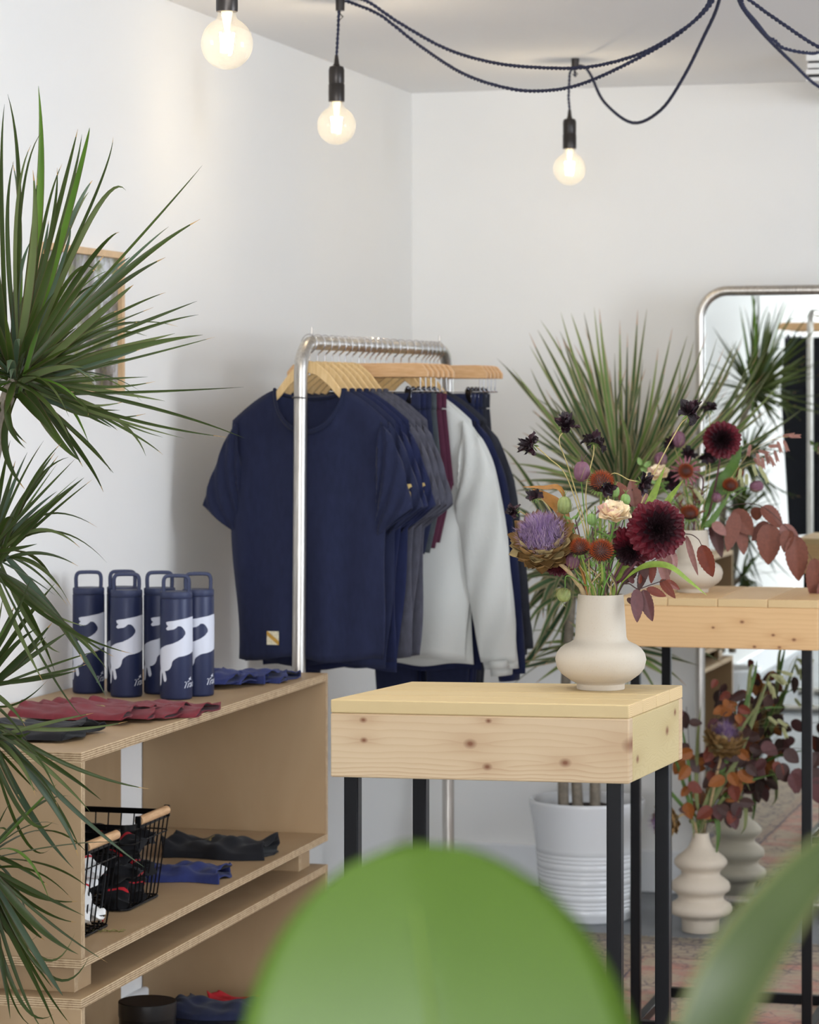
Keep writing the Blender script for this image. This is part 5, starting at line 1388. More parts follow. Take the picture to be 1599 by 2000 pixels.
def dahlia_head(root, p, d, R, colors=('dahlia_outer', 'dahlia_mid', 'dahlia_inner'), rings=11, name='petals'):
    mb = MB(); M = frame(p, d); mb.M = M
    for i in range(rings):
        f_ = i / (rings - 1); el = math.radians(8 + 100 * f_ ** .85); n = int(6 + 15 * f_ ** .8); L = R * (.34 + .62 * f_ ** .8); W = R * (.20 + .22 * f_)
        z0 = R * (.22 * (1 - f_) - .05)
        for k in range(n):
            petal(mb, 2 * PI * (k + .5 * (i % 2)) / n + rg_.uniform(-.05, .05), el + rg_.uniform(-.06, .06), L * rg_.uniform(.94, 1.04), W, R * .03, z0, -.35 + .5 * f_, .85 - .25 * f_, 2 if f_ < .42 else (1 if f_ < .68 else 0), .55, nu=5, nv=5)
    fin(name, mb, [PD[c] for c in colors], root, angle=180)
    mb = MB(); mb.M = M; mb.sphere((0, 0, -R * .05), R * .20, 12, 8)
    fin('flower_base', mb, PD['stem_dark_plum'], root)
def dahlia(label, k, V, rimx, head, dep, d, R, mids=(), group=None, colors=None):
    p = nP(k, *head, dep); S = start(V, rimx, None, k); g = root_thing('dahlia', label, 'flower', S[0], group)
    back = p - Vector(d).normalized() * R * .25
    stem(g, S + [nP(k, *m_) for m_ in mids] + [back], .0026, 'stem_dark_plum')
    dahlia_head(g, p, d, R, colors or ('dahlia_outer', 'dahlia_mid', 'dahlia_inner'))
def cone_flower(label, k, V, rimx, head, dep, d, R, mids=(), petals=0, group=None, stemc='stem_green_pale'):
    p = nP(k, *head, dep); S = start(V, rimx, None, k); g = root_thing('coneflower', label, 'flower', S[0], group); d = Vector(d).normalized()
    stem(g, S + [nP(k, *m_) for m_ in mids] + [p - d * R * .7, p - d * R * .3], .0022 * max(.7, R / .018), stemc)
    M = frame(p - d * R * .35, d)
    mb = MB(); mb.M = M; mb.sphere((0, 0, R * .25), R * .84, 20, 12, 0, (1, 1, .92))
    n = 230
    for i in range(n):
        z = 1 - (i + .5) / n * 1.45; 
        if z < -.5: break
        a = i * 2.39996; r_ = math.sqrt(max(0, 1 - z * z)); q = Vector((r_ * math.cos(a), r_ * math.sin(a), z))
        c_ = q * R * .80; c_.z = c_.z * .92 + R * .25; t_ = q * R * 1.14; t_.z = t_.z * .98 + R * .25 + R * .05
        s1 = q.orthogonal().normalized() * R * .05; s2 = q.cross(s1).normalized() * R * .05
        mb.add([c_ + s1, c_ + s2, c_ - s1, c_ - s2, t_], [(0, 1, 4), (1, 2, 4), (2, 3, 4), (3, 0, 4)], 1 if z > -.1 else 0)
    fin('cone', mb, [PD['cone_dark'], PD['cone_orange']], g, angle=20)
    mb = MB(); mb.M = M
    for q in range(16): petal(mb, 2 * PI * q / 16 + rg_.uniform(-.1, .1), 2.0, R * .75, R * .22, R * .3, -R * .12, .5, .1, 0, .1, nu=3, nv=3)
    fin('sepals', mb, PD['calyx_green'], g)
    if petals:
        mb = MB(); mb.M = M
        for q in range(petals): petal(mb, 2 * PI * q / petals + rg_.uniform(-.12, .12), 1.5, R * 1.5, R * .26, R * .6, -R * .05, .5, .4, 0, .3, nu=3, nv=5)
        fin('petals', mb, PD['echin_petal'], g)
def scabiosa(label, k, V, rimx, head, dep, d, R, mids=(), group='dried black scabious blooms', stemc='stem_straw'):
    R = R * 1.35; p = nP(k, *head, dep); S = start(V, rimx, None, k); g = root_thing('scabious', label, 'flower', S[0], group); d = Vector(d).normalized()
    stem(g, S + [nP(k, *m_) for m_ in mids] + [p - d * R * .4], .0011, stemc, r1=.0009)
    M = frame(p - d * R * .2, d); mb = MB(); mb.M = M
    for q in range(17):
        petal(mb, 2 * PI * q / 17 + rg_.uniform(-.3, .3), rg_.uniform(.25, 1.7), R * rg_.uniform(.6, 1.15), R * rg_.uniform(.45, .75), 0, 0, rg_.uniform(-1.2, 1.6), .5, 0 if q % 3 else 1, .75, wav=R * .11, nu=4, nv=5)
    fin('petals', mb, [PD['scabiosa_black'], PD['scabiosa_plum']], g)
    mb = MB(); mb.M = M
    for q in range(9): petal(mb, 2 * PI * q / 9, 1.9, R * .55, R * .12, R * .08, -R * .06, .5, .1, 0, .1, nu=3, nv=3)
    fin('sepals', mb, PD['calyx_green'], g)
def ranunculus(label, k, V, rimx, head, dep, d, R, mids=()):
    p = nP(k, *head, dep); S = start(V, rimx, None, k); g = root_thing('ranunculus', label, 'flower', S[0], 'cream ranunculus blooms'); d = Vector(d).normalized()
    stem(g, S + [nP(k, *m_) for m_ in mids] + [p - d * R * .4], .0019, 'stem_fresh')
    mb = MB(); mb.M = frame(p - d * R * .3, d)
    for i, (n, el, L, W) in enumerate(((3, .15, .55, .6), (5, .45, .75, .75), (6, .8, .95, .9), (7, 1.15, 1.05, .95), (6, 1.4, 1.05, .95))):
        for q in range(n): petal(mb, 2 * PI * (q + i * .37) / n, el + rg_.uniform(-.08, .08), R * L, R * W, 0, R * .05, -.8 + .12 * i, .5, 1 if (i + q) % 5 == 0 else 0, .62, wav=R * .03, nu=7, nv=7)
    fin('petals', mb, [PD['cream_petal'], PD['blush_petal']], g, angle=180)
def pod(label, k, V, rimx, head, dep, d, R, asp, mat, mids=(), hairs=14, group=None, name='seed_pod', stemc='stem_fresh', horns=5):
    p = nP(k, *head, dep); S = start(V, rimx, None, k); g = root_thing(name, label, 'seed pod', S[0], group); d = Vector(d).normalized()
    stem(g, S + [nP(k, *m_) for m_ in mids] + [p - d * R * asp], .0011, stemc)
    mb = MB(); mb.M = frame(p, d); rows = []
    for i in range(15):
        t = PI * i / 14; rr = math.sin(t) ** .8 * R + .0003; z = -math.cos(t) * R * asp
        rows.append([((rr * (1 + .09 * math.cos(2 * PI * q / 40 * 8))) * math.cos(2 * PI * q / 40), (rr * (1 + .09 * math.cos(2 * PI * q / 40 * 8))) * math.sin(2 * PI * q / 40), z) for q in range(40)])
    mb.grid(rows, wrap=True)
    for q in range(horns):
        a = 2 * PI * q / max(1, horns); mb.tube([(0, 0, R * asp * .9), (R * .3 * math.cos(a), R * .3 * math.sin(a), R * asp * 1.4), (R * .7 * math.cos(a), R * .7 * math.sin(a), R * asp * 1.7)], [.0006, .0004, .0002], 5)
    fin('pod', mb, PD[mat], g, angle=180)
    if hairs:
        mb = MB(); mb.M = frame(p, d)
        for q in range(hairs):
            a = rg_.uniform(0, 2 * PI); e = rg_.uniform(.9, 1.6)
            mb.tube([(0, 0, -R * asp), (R * e * math.cos(a), R * e * math.sin(a), -R * asp * .6), (R * e * 1.2 * math.cos(a + .4), R * e * 1.2 * math.sin(a + .4), R * asp * rg_.uniform(0, .8))], [.0005, .0004, .0002], 4)
        fin('bracts', mb, PD['bract_hair'], g)
def artichoke(label, k, V, rimx, head, dep, d, R, mids=(), tuft='lilac_filament', tuft2='pale_filament', dull=False, group='dried artichoke blooms', nf=2200):
    p = nP(k, *head, dep); S = start(V, rimx, None, k); g = root_thing('artichoke_bloom', label, 'flower', S[0], group); d = Vector(d).normalized()
    stem(g, S + [nP(k, *m_) for m_ in mids] + [p - d * R * .55], .0040 * R / .058, 'stem_beige')
    M = frame(p - d * R * .15, d)
    mb = MB(); mb.M = M; mb.sphere((0, 0, -R * .10), R * .48, 20, 12, 1, (1, 1, .8))
    for i, (n, el, L, W, r0, z0) in enumerate(((13, 1.70, .46, .42, .22, -.46), (14, 1.42, .60, .44, .34, -.36), (14, 1.16, .66, .44, .42, -.22), (13, .90, .60, .40, .46, -.08), (12, .62, .46, .34, .48, .04), (12, .35, .26, .20, .50, .14))):
        for q in range(n):
            petal(mb, 2 * PI * (q + .5 * (i % 2)) / n + rg_.uniform(-.12, .12), el + rg_.uniform(-.16, .16), R * L * rg_.uniform(.85, 1.15), R * W * rg_.uniform(.85, 1.15), R * r0, R * z0, rg_.uniform(-1.1, -.3), .55, 2 if i == 5 else (0 if rg_.random() < .8 else 1), .12, nu=5, nv=6, wav=R * .012)
    fin('bracts', mb, [PD['artichoke_bract'], PD['artichoke_pale'], PD['artichoke_brown']], g, angle=180)
    mb = MB(); mb.M = M
    for q in range(nf):
        a = rg_.uniform(0, 2 * PI); r_ = math.sqrt(rg_.random()); x, y = r_ * math.cos(a), r_ * math.sin(a)
        h = R * (.86 - .46 * r_ ** 2) * rg_.uniform(.62, 1.12)
        b0 = Vector((x * R * .38, y * R * .38, R * .02)); b1 = Vector((x * R * .60, y * R * .60, R * .05 + h * .6)); b2 = b1 + Vector((x * R * .06 + rg_.uniform(-1, 1) * R * .16, y * R * .06 + rg_.uniform(-1, 1) * R * .16, h * .4))
        w_ = R * .0062; s1 = Vector((-math.sin(a), math.cos(a), 0)) * w_
        mb.add([b0 - s1, b0 + s1, b1 + s1, b1 - s1, b2], [(0, 1, 2, 3), (3, 2, 4)], 0 if rg_.random() < .62 else 1)
    fin('filament_tuft', mb, [PD[tuft], PD[tuft2]], g, smooth=False)
def leaf_shape(mb, p, axis, nrm, L, W, pleat=8, fold=.25, droop=.2, mi=0, ser=.04):
    ax = Vector(axis).normalized(); nr = Vector(nrm); nr = (nr - ax * nr.dot(ax)).normalized(); sd = ax.cross(nr); rows = []; nv, nu = 18, 6
    for i in range(nv + 1):
        t = i / nv; w_ = W * .5 * (min(1.0, 1.87 * t ** .55 * (1 - t) ** .85) if 0 < t < 1 else 0) * (1 + ser * (1 if i % 2 else -1)) + .0003
        c_ = Vector(p) + ax * (L * t) - nr * (droop * L * t * t)
        row = []
        for k in range(-nu, nu + 1):
            u = k / nu; pl_ = .018 * W * math.sin((t * pleat - abs(u) * 1.6) * 2 * PI) * min(1, abs(u) * 3)
            row.append(c_ + sd * (u * w_) + nr * (fold * w_ * abs(u) + pl_))
        rows.append(row)
    mb.grid(rows, mi)
def branch(label, k, V, rimx, pts, leaves, mats, group=None, name='beech_branch', cat='branch', r=.0012, twigm='twig'):
    """pts: (x, y, depth) along the twig; leaves: (bx, by, tx, ty, width px, material, depth, droop)"""
    S = start(V, rimx, None, k) if rimx is not None else []
    P = S + [nP(k, *q) for q in pts]
    g = root_thing(name, label, cat, P[0], group)
    stem(g, P, r, twigm, name='twig', r1=r * .6)
    s_ = F / {1: V1.y, 2: V2.y, 3: V3.y}[k]
    for (bx, by, tx, ty, wpx, mi, dd) in leaves:
        a = nP(k, bx, by, dd); b = nP(k, tx, ty, dd + rg_.uniform(-.015, .015)); mb = MB()
        nr = Vector((rg_.uniform(-.45, .45), -1, rg_.uniform(-.2, .5)))
        leaf_shape(mb, a, b - a, nr, (b - a).length, wpx / s_ * 1.08, mi=0, fold=rg_.uniform(.05, .35), droop=rg_.uniform(-.05, .15))
        fin('leaf', mb, PD[mats[mi]], g, angle=180)
        near = min(P, key=lambda q: (q - a).length)
    return g
def blade(label, k, V, rimx, pts, wpx, mat, group=None, sidev=(1, 0, .3), fold=.3):
    S = start(V, rimx, None, k); P = S + [nP(k, *q) for q in pts]; g = root_thing('grass_blade', label, 'leaf', S[0], group)
    mb = MB(); sp = spline(P, 6); s_ = F / {1: V1.y, 2: V2.y, 3: V3.y}[k]; n = len(sp); v = []
    w_ = wpx / s_
    rows = []
    for i, p in enumerate(sp):
        t = i / (n - 1); tg = (sp[min(i + 1, n - 1)] - sp[max(i - 1, 0)]).normalized(); sd = Vector(sidev); sd = (sd - tg * sd.dot(tg)).normalized(); nr = tg.cross(sd)
        ww = w_ * .5 * (.25 if t < .3 else min(1, .25 + (t - .3) * 3.5)) * (1 - max(0, (t - .6) / .4) ** 1.6 * .96)
        rows.append([p - sd * ww + nr * ww * fold, p, p + sd * ww + nr * ww * fold])
    mb.grid(rows); fin('blade', mb, PD[mat], g)
def oats(label, k, V, rimx, pts, spk, mat, group='drooping sea oat sprays', L=.024, W=.010):
    S = start(V, rimx, None, k); P = S + [nP(k, *q) for q in pts]; g = root_thing('sea_oat_spray', label, 'grass', S[0], group)
    stem(g, P, .0009, 'stem_straw', r1=.0005)
    for (x, y, ax, ay) in spk:
        mb = MB(); a = nP(k, x, y, rg_.uniform(-.03, .03)); d_ = Vector((ax, rg_.uniform(-.3, .3), -ay)).normalized()
        near = min(P, key=lambda q: (q - a).length); mb.tube([near, a], .0003, 4)
        for q in range(6):
            for sgn in (-1, 1):
                b = a + d_ * (L * q / 6); out = (d_ + d_.cross(Vector((0, 1, 0))).normalized() * .35 * sgn).normalized()
                leaf_shape(mb, b, out, (0, -1, .2), L * .5, W * .5, pleat=0, droop=0, ser=0)
        fin('spikelet', mb, PD[mat], g, angle=180)

# ------------------------------------------------------------------ bouquet in the front vase
k = 1; V = V1
FD = (0, -1, .15)
artichoke('large dried artichoke bloom with lilac tuft at the left of the front bouquet', k, V, -.028, (1058, 1052), -.03, (-.12, -.62, .62), .063, [(1128, 1140, .0), (1104, 1110, -.01)])
dahlia('largest deep burgundy dahlia, right side of the front bouquet', k, V, .018, (1284, 1033), -.05, (.10, -1, .10), .053, [(1215, 1130, .0), (1252, 1085, -.02)], 'burgundy dahlias')
dahlia('burgundy dahlia half hidden below the largest dahlia', k, V, .010, (1232, 1072), -.005, (-.35, -.7, -.55), .040, [(1196, 1135, .01)], 'burgundy dahlias')
dahlia('magenta dahlia hanging under the artichoke bloom in the front bouquet', k, V, -.02, (1088, 1098), .015, (-.3, -.5, -.8), .034, [(1120, 1130, .015)], 'burgundy dahlias', ('magenta_petal', 'magenta_petal', 'dahlia_mid'))
ranunculus('cream ranunculus with blush edges beside the largest dahlia', k, V, .006, (1199, 1004), -.04, (.05, -.55, .85), .031, [(1180, 1100, -.01), (1194, 1045, -.03)])
cone_flower('orange coneflower head highest in the front bouquet, behind the cream ranunculus', k, V, .002, (1174, 941), -.01, (.0, -.35, .9), .0205, [(1170, 1090, 0), (1173, 1000, 0)], group='bare coneflower heads')
cone_flower('smaller coneflower head beside the artichoke, left one of the low pair', k, V, -.012, (1132, 1068), -.05, (-.15, -.35, .9), .0165, [(1150, 1135, -.02)], group='bare coneflower heads')
cone_flower('rounder coneflower head directly above the vase, right one of the low pair', k, V, -.002, (1174, 1075), -.055, (0, -.75, .55), .0195, [(1176, 1130, -.03)], group='bare coneflower heads')
for lab, h, d, R, m_, dep, sc in (
  ('black scabious facing left at the far left top of the bouquet', (1034, 868), (-1, -.25, .25), .0185, [(1146, 1060, 0), (1108, 935, 0), (1072, 895, 0)], 0, 'stem_straw'),
  ('black scabious at the top left, on a curved bare stem', (1105, 829), (.1, -.5, .9), .017, [(1152, 1060, .01), (1112, 920, .01), (1092, 862, 0)], .0, 'stem_straw'),
  ('black scabious with green calyx seen from below, top centre', (1162, 859), (.25, .35, .9), .0165, [(1150, 1050, .01), (1144, 960, 0), (1158, 890, 0)], 0, 'stem_straw'),
  ('black scabious at the tip of the tallest leaning stem, upper right', (1348, 803), (.3, -.5, .8), .021, [(1200, 1120, .01), (1268, 945, .01), (1322, 840, 0)], .0, 'stem_straw'),
  ('black scabious bent sideways above the largest dahlia', (1256, 946), (.5, -.6, -.3), .0155, [(1188, 1060, .02), (1190, 932, .02), (1230, 938, .01)], -.01, 'stem_straw'),
  ('small black scabious above the artichoke bloom', (1044, 969), (-.3, -.6, .5), .0125, [(1130, 1100, 0), (1070, 990, 0)], 0, 'stem_straw'),
  ('small black scabious beside the left edge of the artichoke', (1001, 1000), (-.8, -.4, .2), .0125, [(1130, 1120, .02), (1030, 1010, .02)], 0.01, 'stem_straw'),
  ('black scabious tucked under the highest coneflower', (1186, 953), (.2, -1, -.2), .0115, [(1180, 1090, 0), (1180, 1000, -.01)], -.035, 'stem_green_pale')):
    scabiosa(lab, k, V, rg_.uniform(-.018, .018), h, dep, d, R, m_, stemc=sc)
pod('plump purple seed pod standing between the scabious stems', k, V, -.008, (1136, 921), .0, (.05, -.1, 1), .0125, 1.35, 'pod_purple', [(1150, 1080, .01), (1140, 990, .01)], 10, 'seed pods in the front bouquet')
pod('ribbed green seed pod just above the artichoke bloom', k, V, -.012, (1102, 987), -.005, (0, -.1, 1), .0105, 1.4, 'pod_green', [(1135, 1100, 0)], 12, 'seed pods in the front bouquet')
pod('hairy green seed pod hanging left of the vase neck', k, V, -.026, (1101, 1162), -.01, (-.15, -.2, -.9), .0105, 1.1, 'pod_green', [(1128, 1135, -.01), (1106, 1125, -.01)], 26, 'seed pods in the front bouquet')
pod('dusky seed pod low between artichoke and coneflower', k, V, -.014, (1118, 1096), -.01, (-.2, -.3, .9), .011, 1.1, 'pod_purple', [(1138, 1140, -.01)], 8, 'seed pods in the front bouquet')
for lab, h in (('green bud right of the highest coneflower', (1200, 960)), ('green bud between cream ranunculus and dahlia', (1221, 976)), ('green bud left of the cream ranunculus', (1155, 1014))):
    pod(lab, k, V, rg_.uniform(-.005, .012), h, -.01, (.05, -.1, 1), .0075, 1.3, 'sepal_fresh', [(h[0] - 8, 1080, 0)], 0, 'green flower buds', 'flower_bud', 'stem_fresh', 6)
blade('upright lime grass blade pointing up right behind the largest dahlia', k, V, .02, [(1215, 1100, .03), (1268, 985, .03), (1298, 912, .02)], 22, 'grass_lime', 'grass blades in the front vase', (1, 0, .1))
blade('short lime grass blade tipping right above the largest dahlia', k, V, .022, [(1225, 1100, .03), (1300, 985, .03), (1334, 937, .02)], 17, 'grass_lime', 'grass blades in the front vase', (1, 0, .3))
blade('arching lime grass blade falling over in front of the back vase', k, V, .026, [(1225, 1128, -.02), (1262, 1105, -.04), (1305, 1106, -.05), (1345, 1135, -.05), (1380, 1163, -.05)], 13, 'grass_lime', 'grass blades in the front vase', (0, .5, 1))
blade('orange drying blade pointing left over the artichoke', k, V, -.02, [(1125, 1080, .01), (1100, 962, .0), (1060, 952, 0), (1020, 951, 0)], 11, 'ochre_leaf', 'grass blades in the front vase', (0, .3, 1))
blade('brown ochre leaf curling behind the artichoke tuft', k, V, -.02, [(1125, 1080, .03), (1100, 1000, .02), (1070, 972, .01), (1040, 955, .01)], 30, 'ochre_leaf', 'grass blades in the front vase', (.2, .3, 1))
BM = ['rust_leaf', 'pink_leaf', 'plum_leaf', 'copper_leaf_dark', 'copper_leaf']
branch('beech twig with plum coloured leaves hanging right of the front vase', k, V, .028, [(1225, 1140, -.01), (1245, 1150, -.02), (1268, 1143, -.02), (1300, 1132, -.02)],
       [(1243, 1150, 1243, 1216, 32, 2, -.03), (1256, 1152, 1272, 1213, 34, 2, -.02), (1262, 1150, 1300, 1165, 22, 0, -.01), (1290, 1132, 1318, 1168, 22, 0, -.01), (1236, 1140, 1226, 1122, 14, 2, -.01), (1248, 1140, 1252, 1120, 10, 0, 0), (1300, 1134, 1330, 1152, 16, 0, -.01), (1225, 1168, 1238, 1182, 12, 3, -.01)], BM, 'coppery beech twigs')
branch('beech twig with pink dry leaves hanging under the largest dahlia', k, V, .027, [(1230, 1130, .0), (1270, 1098, .0), (1300, 1085, 0)],
       [(1262, 1100, 1246, 1155, 24, 3, .02), (1275, 1095, 1272, 1140, 20, 0, .02), (1285, 1085, 1310, 1160, 22, 1, -.01), (1300, 1080, 1308, 1125, 24, 1, 0), (1310, 1075, 1322, 1108, 20, 1, .01), (1240, 1110, 1214, 1140, 30, 3, .02), (1255, 1105, 1262, 1130, 22, 3, .0)], BM, 'coppery beech twigs')
branch('beech twig at the right of the dahlia carrying one rust leaf', k, V, .028, [(1245, 1110, .01), (1300, 1050, .01), (1342, 1043, 0), (1362, 1052, 0), (1370, 1066, -.01)],
       [(1370, 1064, 1391, 1128, 40, 0, -.01), (1340, 1046, 1362, 1126, 15, 1, -.01)], BM, 'coppery beech twigs')
branch('beech twig with broad copper leaves behind the buds of the front bouquet', k, V, .01, [(1200, 1080, .03), (1225, 990, .04), (1235, 955, .04)],
       [(1232, 990, 1205, 938, 40, 4, .04), (1240, 990, 1232, 935, 38, 4, .04), (1245, 1010, 1262, 950, 26, 1, .05), (1235, 1030, 1262, 975, 20, 1, .05)], BM, 'coppery beech twigs')
for i in range(13):
    x0 = rg_.uniform(-.026, .026); hx_, hy_ = rg_.uniform(1105, 1225), rg_.uniform(985, 1075)
    S = start(V, x0, None, 1); g = root_thing('filler_stem', 'thin leafy green filler stem standing in the front vase', 'stem', S[0], 'thin leafy filler stems in the front vase')
    P = S + [nP(1, 1173 + (hx_ - 1173) * .5, 1100, .0), nP(1, hx_, hy_, rg_.uniform(-.01, .04))]
    stem(g, P, .0012, ['stem_dark_plum', 'stem_fresh', 'stem_green_pale', 'stem_beige'][i % 4])
    mb = MB(); sp = spline(P, 7)
    for q in range(9):
        p_ = sp[int(len(sp) * rg_.uniform(.55, .98))]; a = rg_.uniform(0, 2 * PI)
        leaf_shape(mb, p_, (math.cos(a), math.sin(a), rg_.uniform(.2, 1.2)), (0, -1, .4), rg_.uniform(.014, .028), rg_.uniform(.003, .006), pleat=0, ser=.2)
    fin('leaflets', mb, PD[['sepal_fresh', 'grass_green', 'pod_purple', 'sepal_fresh'][i % 4]], g)

# ------------------------------------------------------------------ bouquet in the back vase
k = 2; V = V2
dahlia('burgundy dahlia of the back bouquet, in front of the mirror', k, V, .02, (1409, 859), -.05, (-.15, -1, .05), .051, [(1385, 1000, 0), (1402, 920, -.01)], 'burgundy dahlias')
cone_flower('coneflower with thin drooping petals in the back bouquet', k, V, .0, (1339, 920), -.04, (0, -1, .1), .0195, [(1362, 1000, 0), (1372, 935, .0)], 16, 'coneflowers of the back bouquet', 'stem_dark_plum')
cone_flower('dark coneflower head low in the back bouquet, right above the vase', k, V, -.01, (1346, 1001), -.03, (0, -.4, .9), .022, [(1345, 1030, 0)], 0, 'coneflowers of the back bouquet')
cone_flower('orange coneflower head at the right of the back bouquet', k, V, .02, (1426, 947), -.02, (0, -.6, .8), .019, [(1400, 1010, 0)], 0, 'coneflowers of the back bouquet')
cone_flower('small orange coneflower head behind the grass of the back bouquet', k, V, .02, (1441, 924), .02, (0, -.6, .8), .014, [(1400, 1010, .02)], 0, 'coneflowers of the back bouquet')
ranunculus('cream ranunculus partly hidden in the back bouquet', k, V, -.02, (1284, 925), -.02, (-.2, -.5, .8), .032, [(1340, 1010, 0), (1300, 960, 0)])
for lab, h, d, R, m_ in (
  ('black scabious above the dahlia of the back bouquet', (1386, 797), (0, -.4, .9), .019, [(1365, 1000, .01), (1384, 880, .01)]),
  ('black scabious touching the lower left of the back dahlia', (1382, 893), (.2, -.8, -.3), .021, [(1370, 1000, 0), (1386, 920, 0)]),
  ('black scabious left of the back dahlia', (1346, 888), (.3, -.6, .4), .019, [(1350, 1000, .01), (1336, 920, .01)]),
  ('black scabious in the upper left of the back bouquet', (1312, 864), (-.3, -.6, .5), .018, [(1345, 1000, .01), (1325, 900, .01)]),
  ('black scabious low at the left of the petalled coneflower', (1310, 940), (0, -.9, .2), .024, [(1345, 1010, 0)])):
    scabiosa(lab, k, V, rg_.uniform(-.018, .018), h, 0, d, R, m_)
pod('dusky pink seed pod at the upper left of the back bouquet', k, V, -.01, (1324, 858), 0, (-.1, -.1, 1), .0165, 1.25, 'pod_purple', [(1345, 1000, .01), (1330, 900, .01)], 8, 'seed pods in the back bouquet', horns=0)
pod('brownish seed pod below the pink one in the back bouquet', k, V, -.014, (1290, 897), 0, (-.1, -.1, 1), .015, 1.2, 'pod_purple', [(1340, 1000, .01)], 8, 'seed pods in the back bouquet', horns=0)
pod('purple seed pod at the end of a bent stem, right of the back bouquet', k, V, .02, (1477, 950), 0, (.8, -.1, .15), .0125, 1.4, 'pod_purple', [(1390, 1010, 0), (1440, 965, 0)], 5, 'seed pods in the back bouquet', horns=0)
pod('small purple seed head over the right side of the back vase', k, V, .015, (1399, 972), -.02, (0, -.3, 1), .0115, 1.1, 'pod_purple', [(1385, 1015, 0)], 8, 'seed pods in the back bouquet')
branch('leafy green sprig at the left of the back bouquet', k, V, -.02, [(1330, 1000, 0), (1275, 930, 0), (1252, 905, 0)],
       [(1252, 908, 1246, 893, 12, 0, 0), (1258, 912, 1272, 900, 13, 0, 0), (1265, 922, 1250, 915, 12, 0, 0), (1272, 928, 1290, 918, 11, 0, 0), (1282, 942, 1268, 938, 11, 0, 0), (1290, 950, 1306, 940, 12, 0, 0)], ['sepal_fresh'], None, 'green_sprig', 'sprig', .0013, 'stem_fresh')
blade('broad green grass blade rising past the back dahlia with an orange tip', k, V, .02, [(1378, 1000, .01), (1400, 955, 0), (1425, 925, 0), (1438, 895, -.01), (1448, 870, -.01)], 28, 'grass_green', 'grass blades in the back vase', (1, 0, .5))
blade('short green grass blade pointing right in the back bouquet', k, V, .022, [(1378, 1010, .0), (1398, 965, 0), (1425, 957, 0), (1456, 952, 0)], 18, 'grass_green', 'grass blades in the back vase', (.2, 0, 1))
blade('straight green blade leaning right from the back vase', k, V, .026, [(1380, 1030, -.02), (1402, 1000, -.02), (1422, 965, -.02)], 13, 'grass_green', 'grass blades in the back vase', (1, 0, .3))
oats('pinkish sea oat spray reaching to the upper right of the back bouquet', k, V, .025, [(1385, 1005, 0), (1440, 915, 0), (1470, 880, 0), (1510, 858, 0), (1560, 850, 0)],
     [(1465, 868, -.2, 1), (1480, 880, .9, .25), (1500, 872, .9, -.05), (1478, 885, .2, 1), (1495, 885, .3, 1), (1512, 880, .3, 1), (1518, 862, .3, 1), (1530, 860, .35, 1), (1528, 852, 1, -.15), (1540, 852, 1, 0), (1502, 890, .5, 1), (1472, 895, .6, .8), (1488, 893, .1, 1)], 'oat_pink')
oats('pale green sea oat spray drooping at the right of the back dahlia', k, V, .024, [(1385, 1005, .01), (1430, 945, .01), (1455, 910, .01), (1480, 905, 0)],
     [(1446, 915, -.1, 1), (1458, 925, .0, 1), (1470, 907, .3, 1), (1482, 910, .5, 1), (1436, 925, -.1, 1), (1448, 932, .1, 1), (1490, 922, .4, 1), (1430, 930, -.3, 1)], 'oat_green')
oats('bronze green sea oat spray arching low over the back vase', k, V, .0, [(1350, 1000, .01), (1325, 955, 0), (1345, 948, -.01), (1375, 962, -.01)],
     [(1322, 955, -.7, .6), (1335, 950, .2, 1), (1345, 950, .5, .8), (1355, 955, .6, .9), (1362, 960, .5, 1), (1332, 965, -.3, 1), (1345, 968, .3, 1), (1368, 968, .5, 1)], 'oat_green')
branch('long arching copper beech branch drooping right from the back vase', k, V, .027, [(1385, 1020, .0), (1405, 1000, 0), (1440, 985, -.01), (1490, 990, -.02), (1540, 1035, -.04), (1578, 1080, -.05), (1604, 1135, -.06)],
       [(1392, 1020, 1418, 1046, 28, 1, -.02), (1388, 1022, 1412, 1088, 34, 2, 0), (1438, 1000, 1420, 1078, 38, 0, -.02), (1432, 996, 1470, 1046, 50, 0, -.01), (1445, 1030, 1452, 1084, 32, 0, .0), (1478, 990, 1476, 1018, 30, 0, 0), (1486, 990, 1530, 1030, 44, 0, -.02), (1500, 1020, 1468, 1056, 34, 0, .01), (1502, 1022, 1500, 1104, 60, 0, -.03), (1525, 1025, 1560, 1062, 36, 1, -.03), (1542, 1035, 1530, 1078, 34, 0, -.04), (1552, 1046, 1560, 1136, 56, 0, -.05), (1590, 1090, 1592, 1180, 44, 0, -.06), (1604, 1135, 1625, 1200, 44, 0, -.06)],
       ['copper_leaf', 'pink_leaf', 'copper_leaf_dark'], None)
for i in range(9):
    x0 = rg_.uniform(-.026, .026); hx_, hy_ = rg_.uniform(1290, 1420), rg_.uniform(900, 985)
    S = start(V, x0, None, 2); g = root_thing('filler_stem', 'thin leafy filler stem standing in the back vase', 'stem', S[0], 'thin leafy filler stems in the back vase')
    P = S + [nP(2, 1355 + (hx_ - 1355) * .5, 1000, .0), nP(2, hx_, hy_, rg_.uniform(.0, .05))]
    stem(g, P, .0013, ['stem_dark_plum', 'stem_fresh', 'stem_green_pale'][i % 3]); mb = MB(); sp = spline(P, 7)
    for q in range(9):
        p_ = sp[int(len(sp) * rg_.uniform(.6, .98))]; a = rg_.uniform(0, 2 * PI)
        leaf_shape(mb, p_, (math.cos(a), math.sin(a), rg_.uniform(.2, 1.2)), (0, -1, .4), rg_.uniform(.018, .035), rg_.uniform(.004, .007), pleat=0, ser=.2)
    fin('leaflets', mb, PD[['copper_leaf', 'sepal_fresh', 'dry_grass'][i % 3]], g)

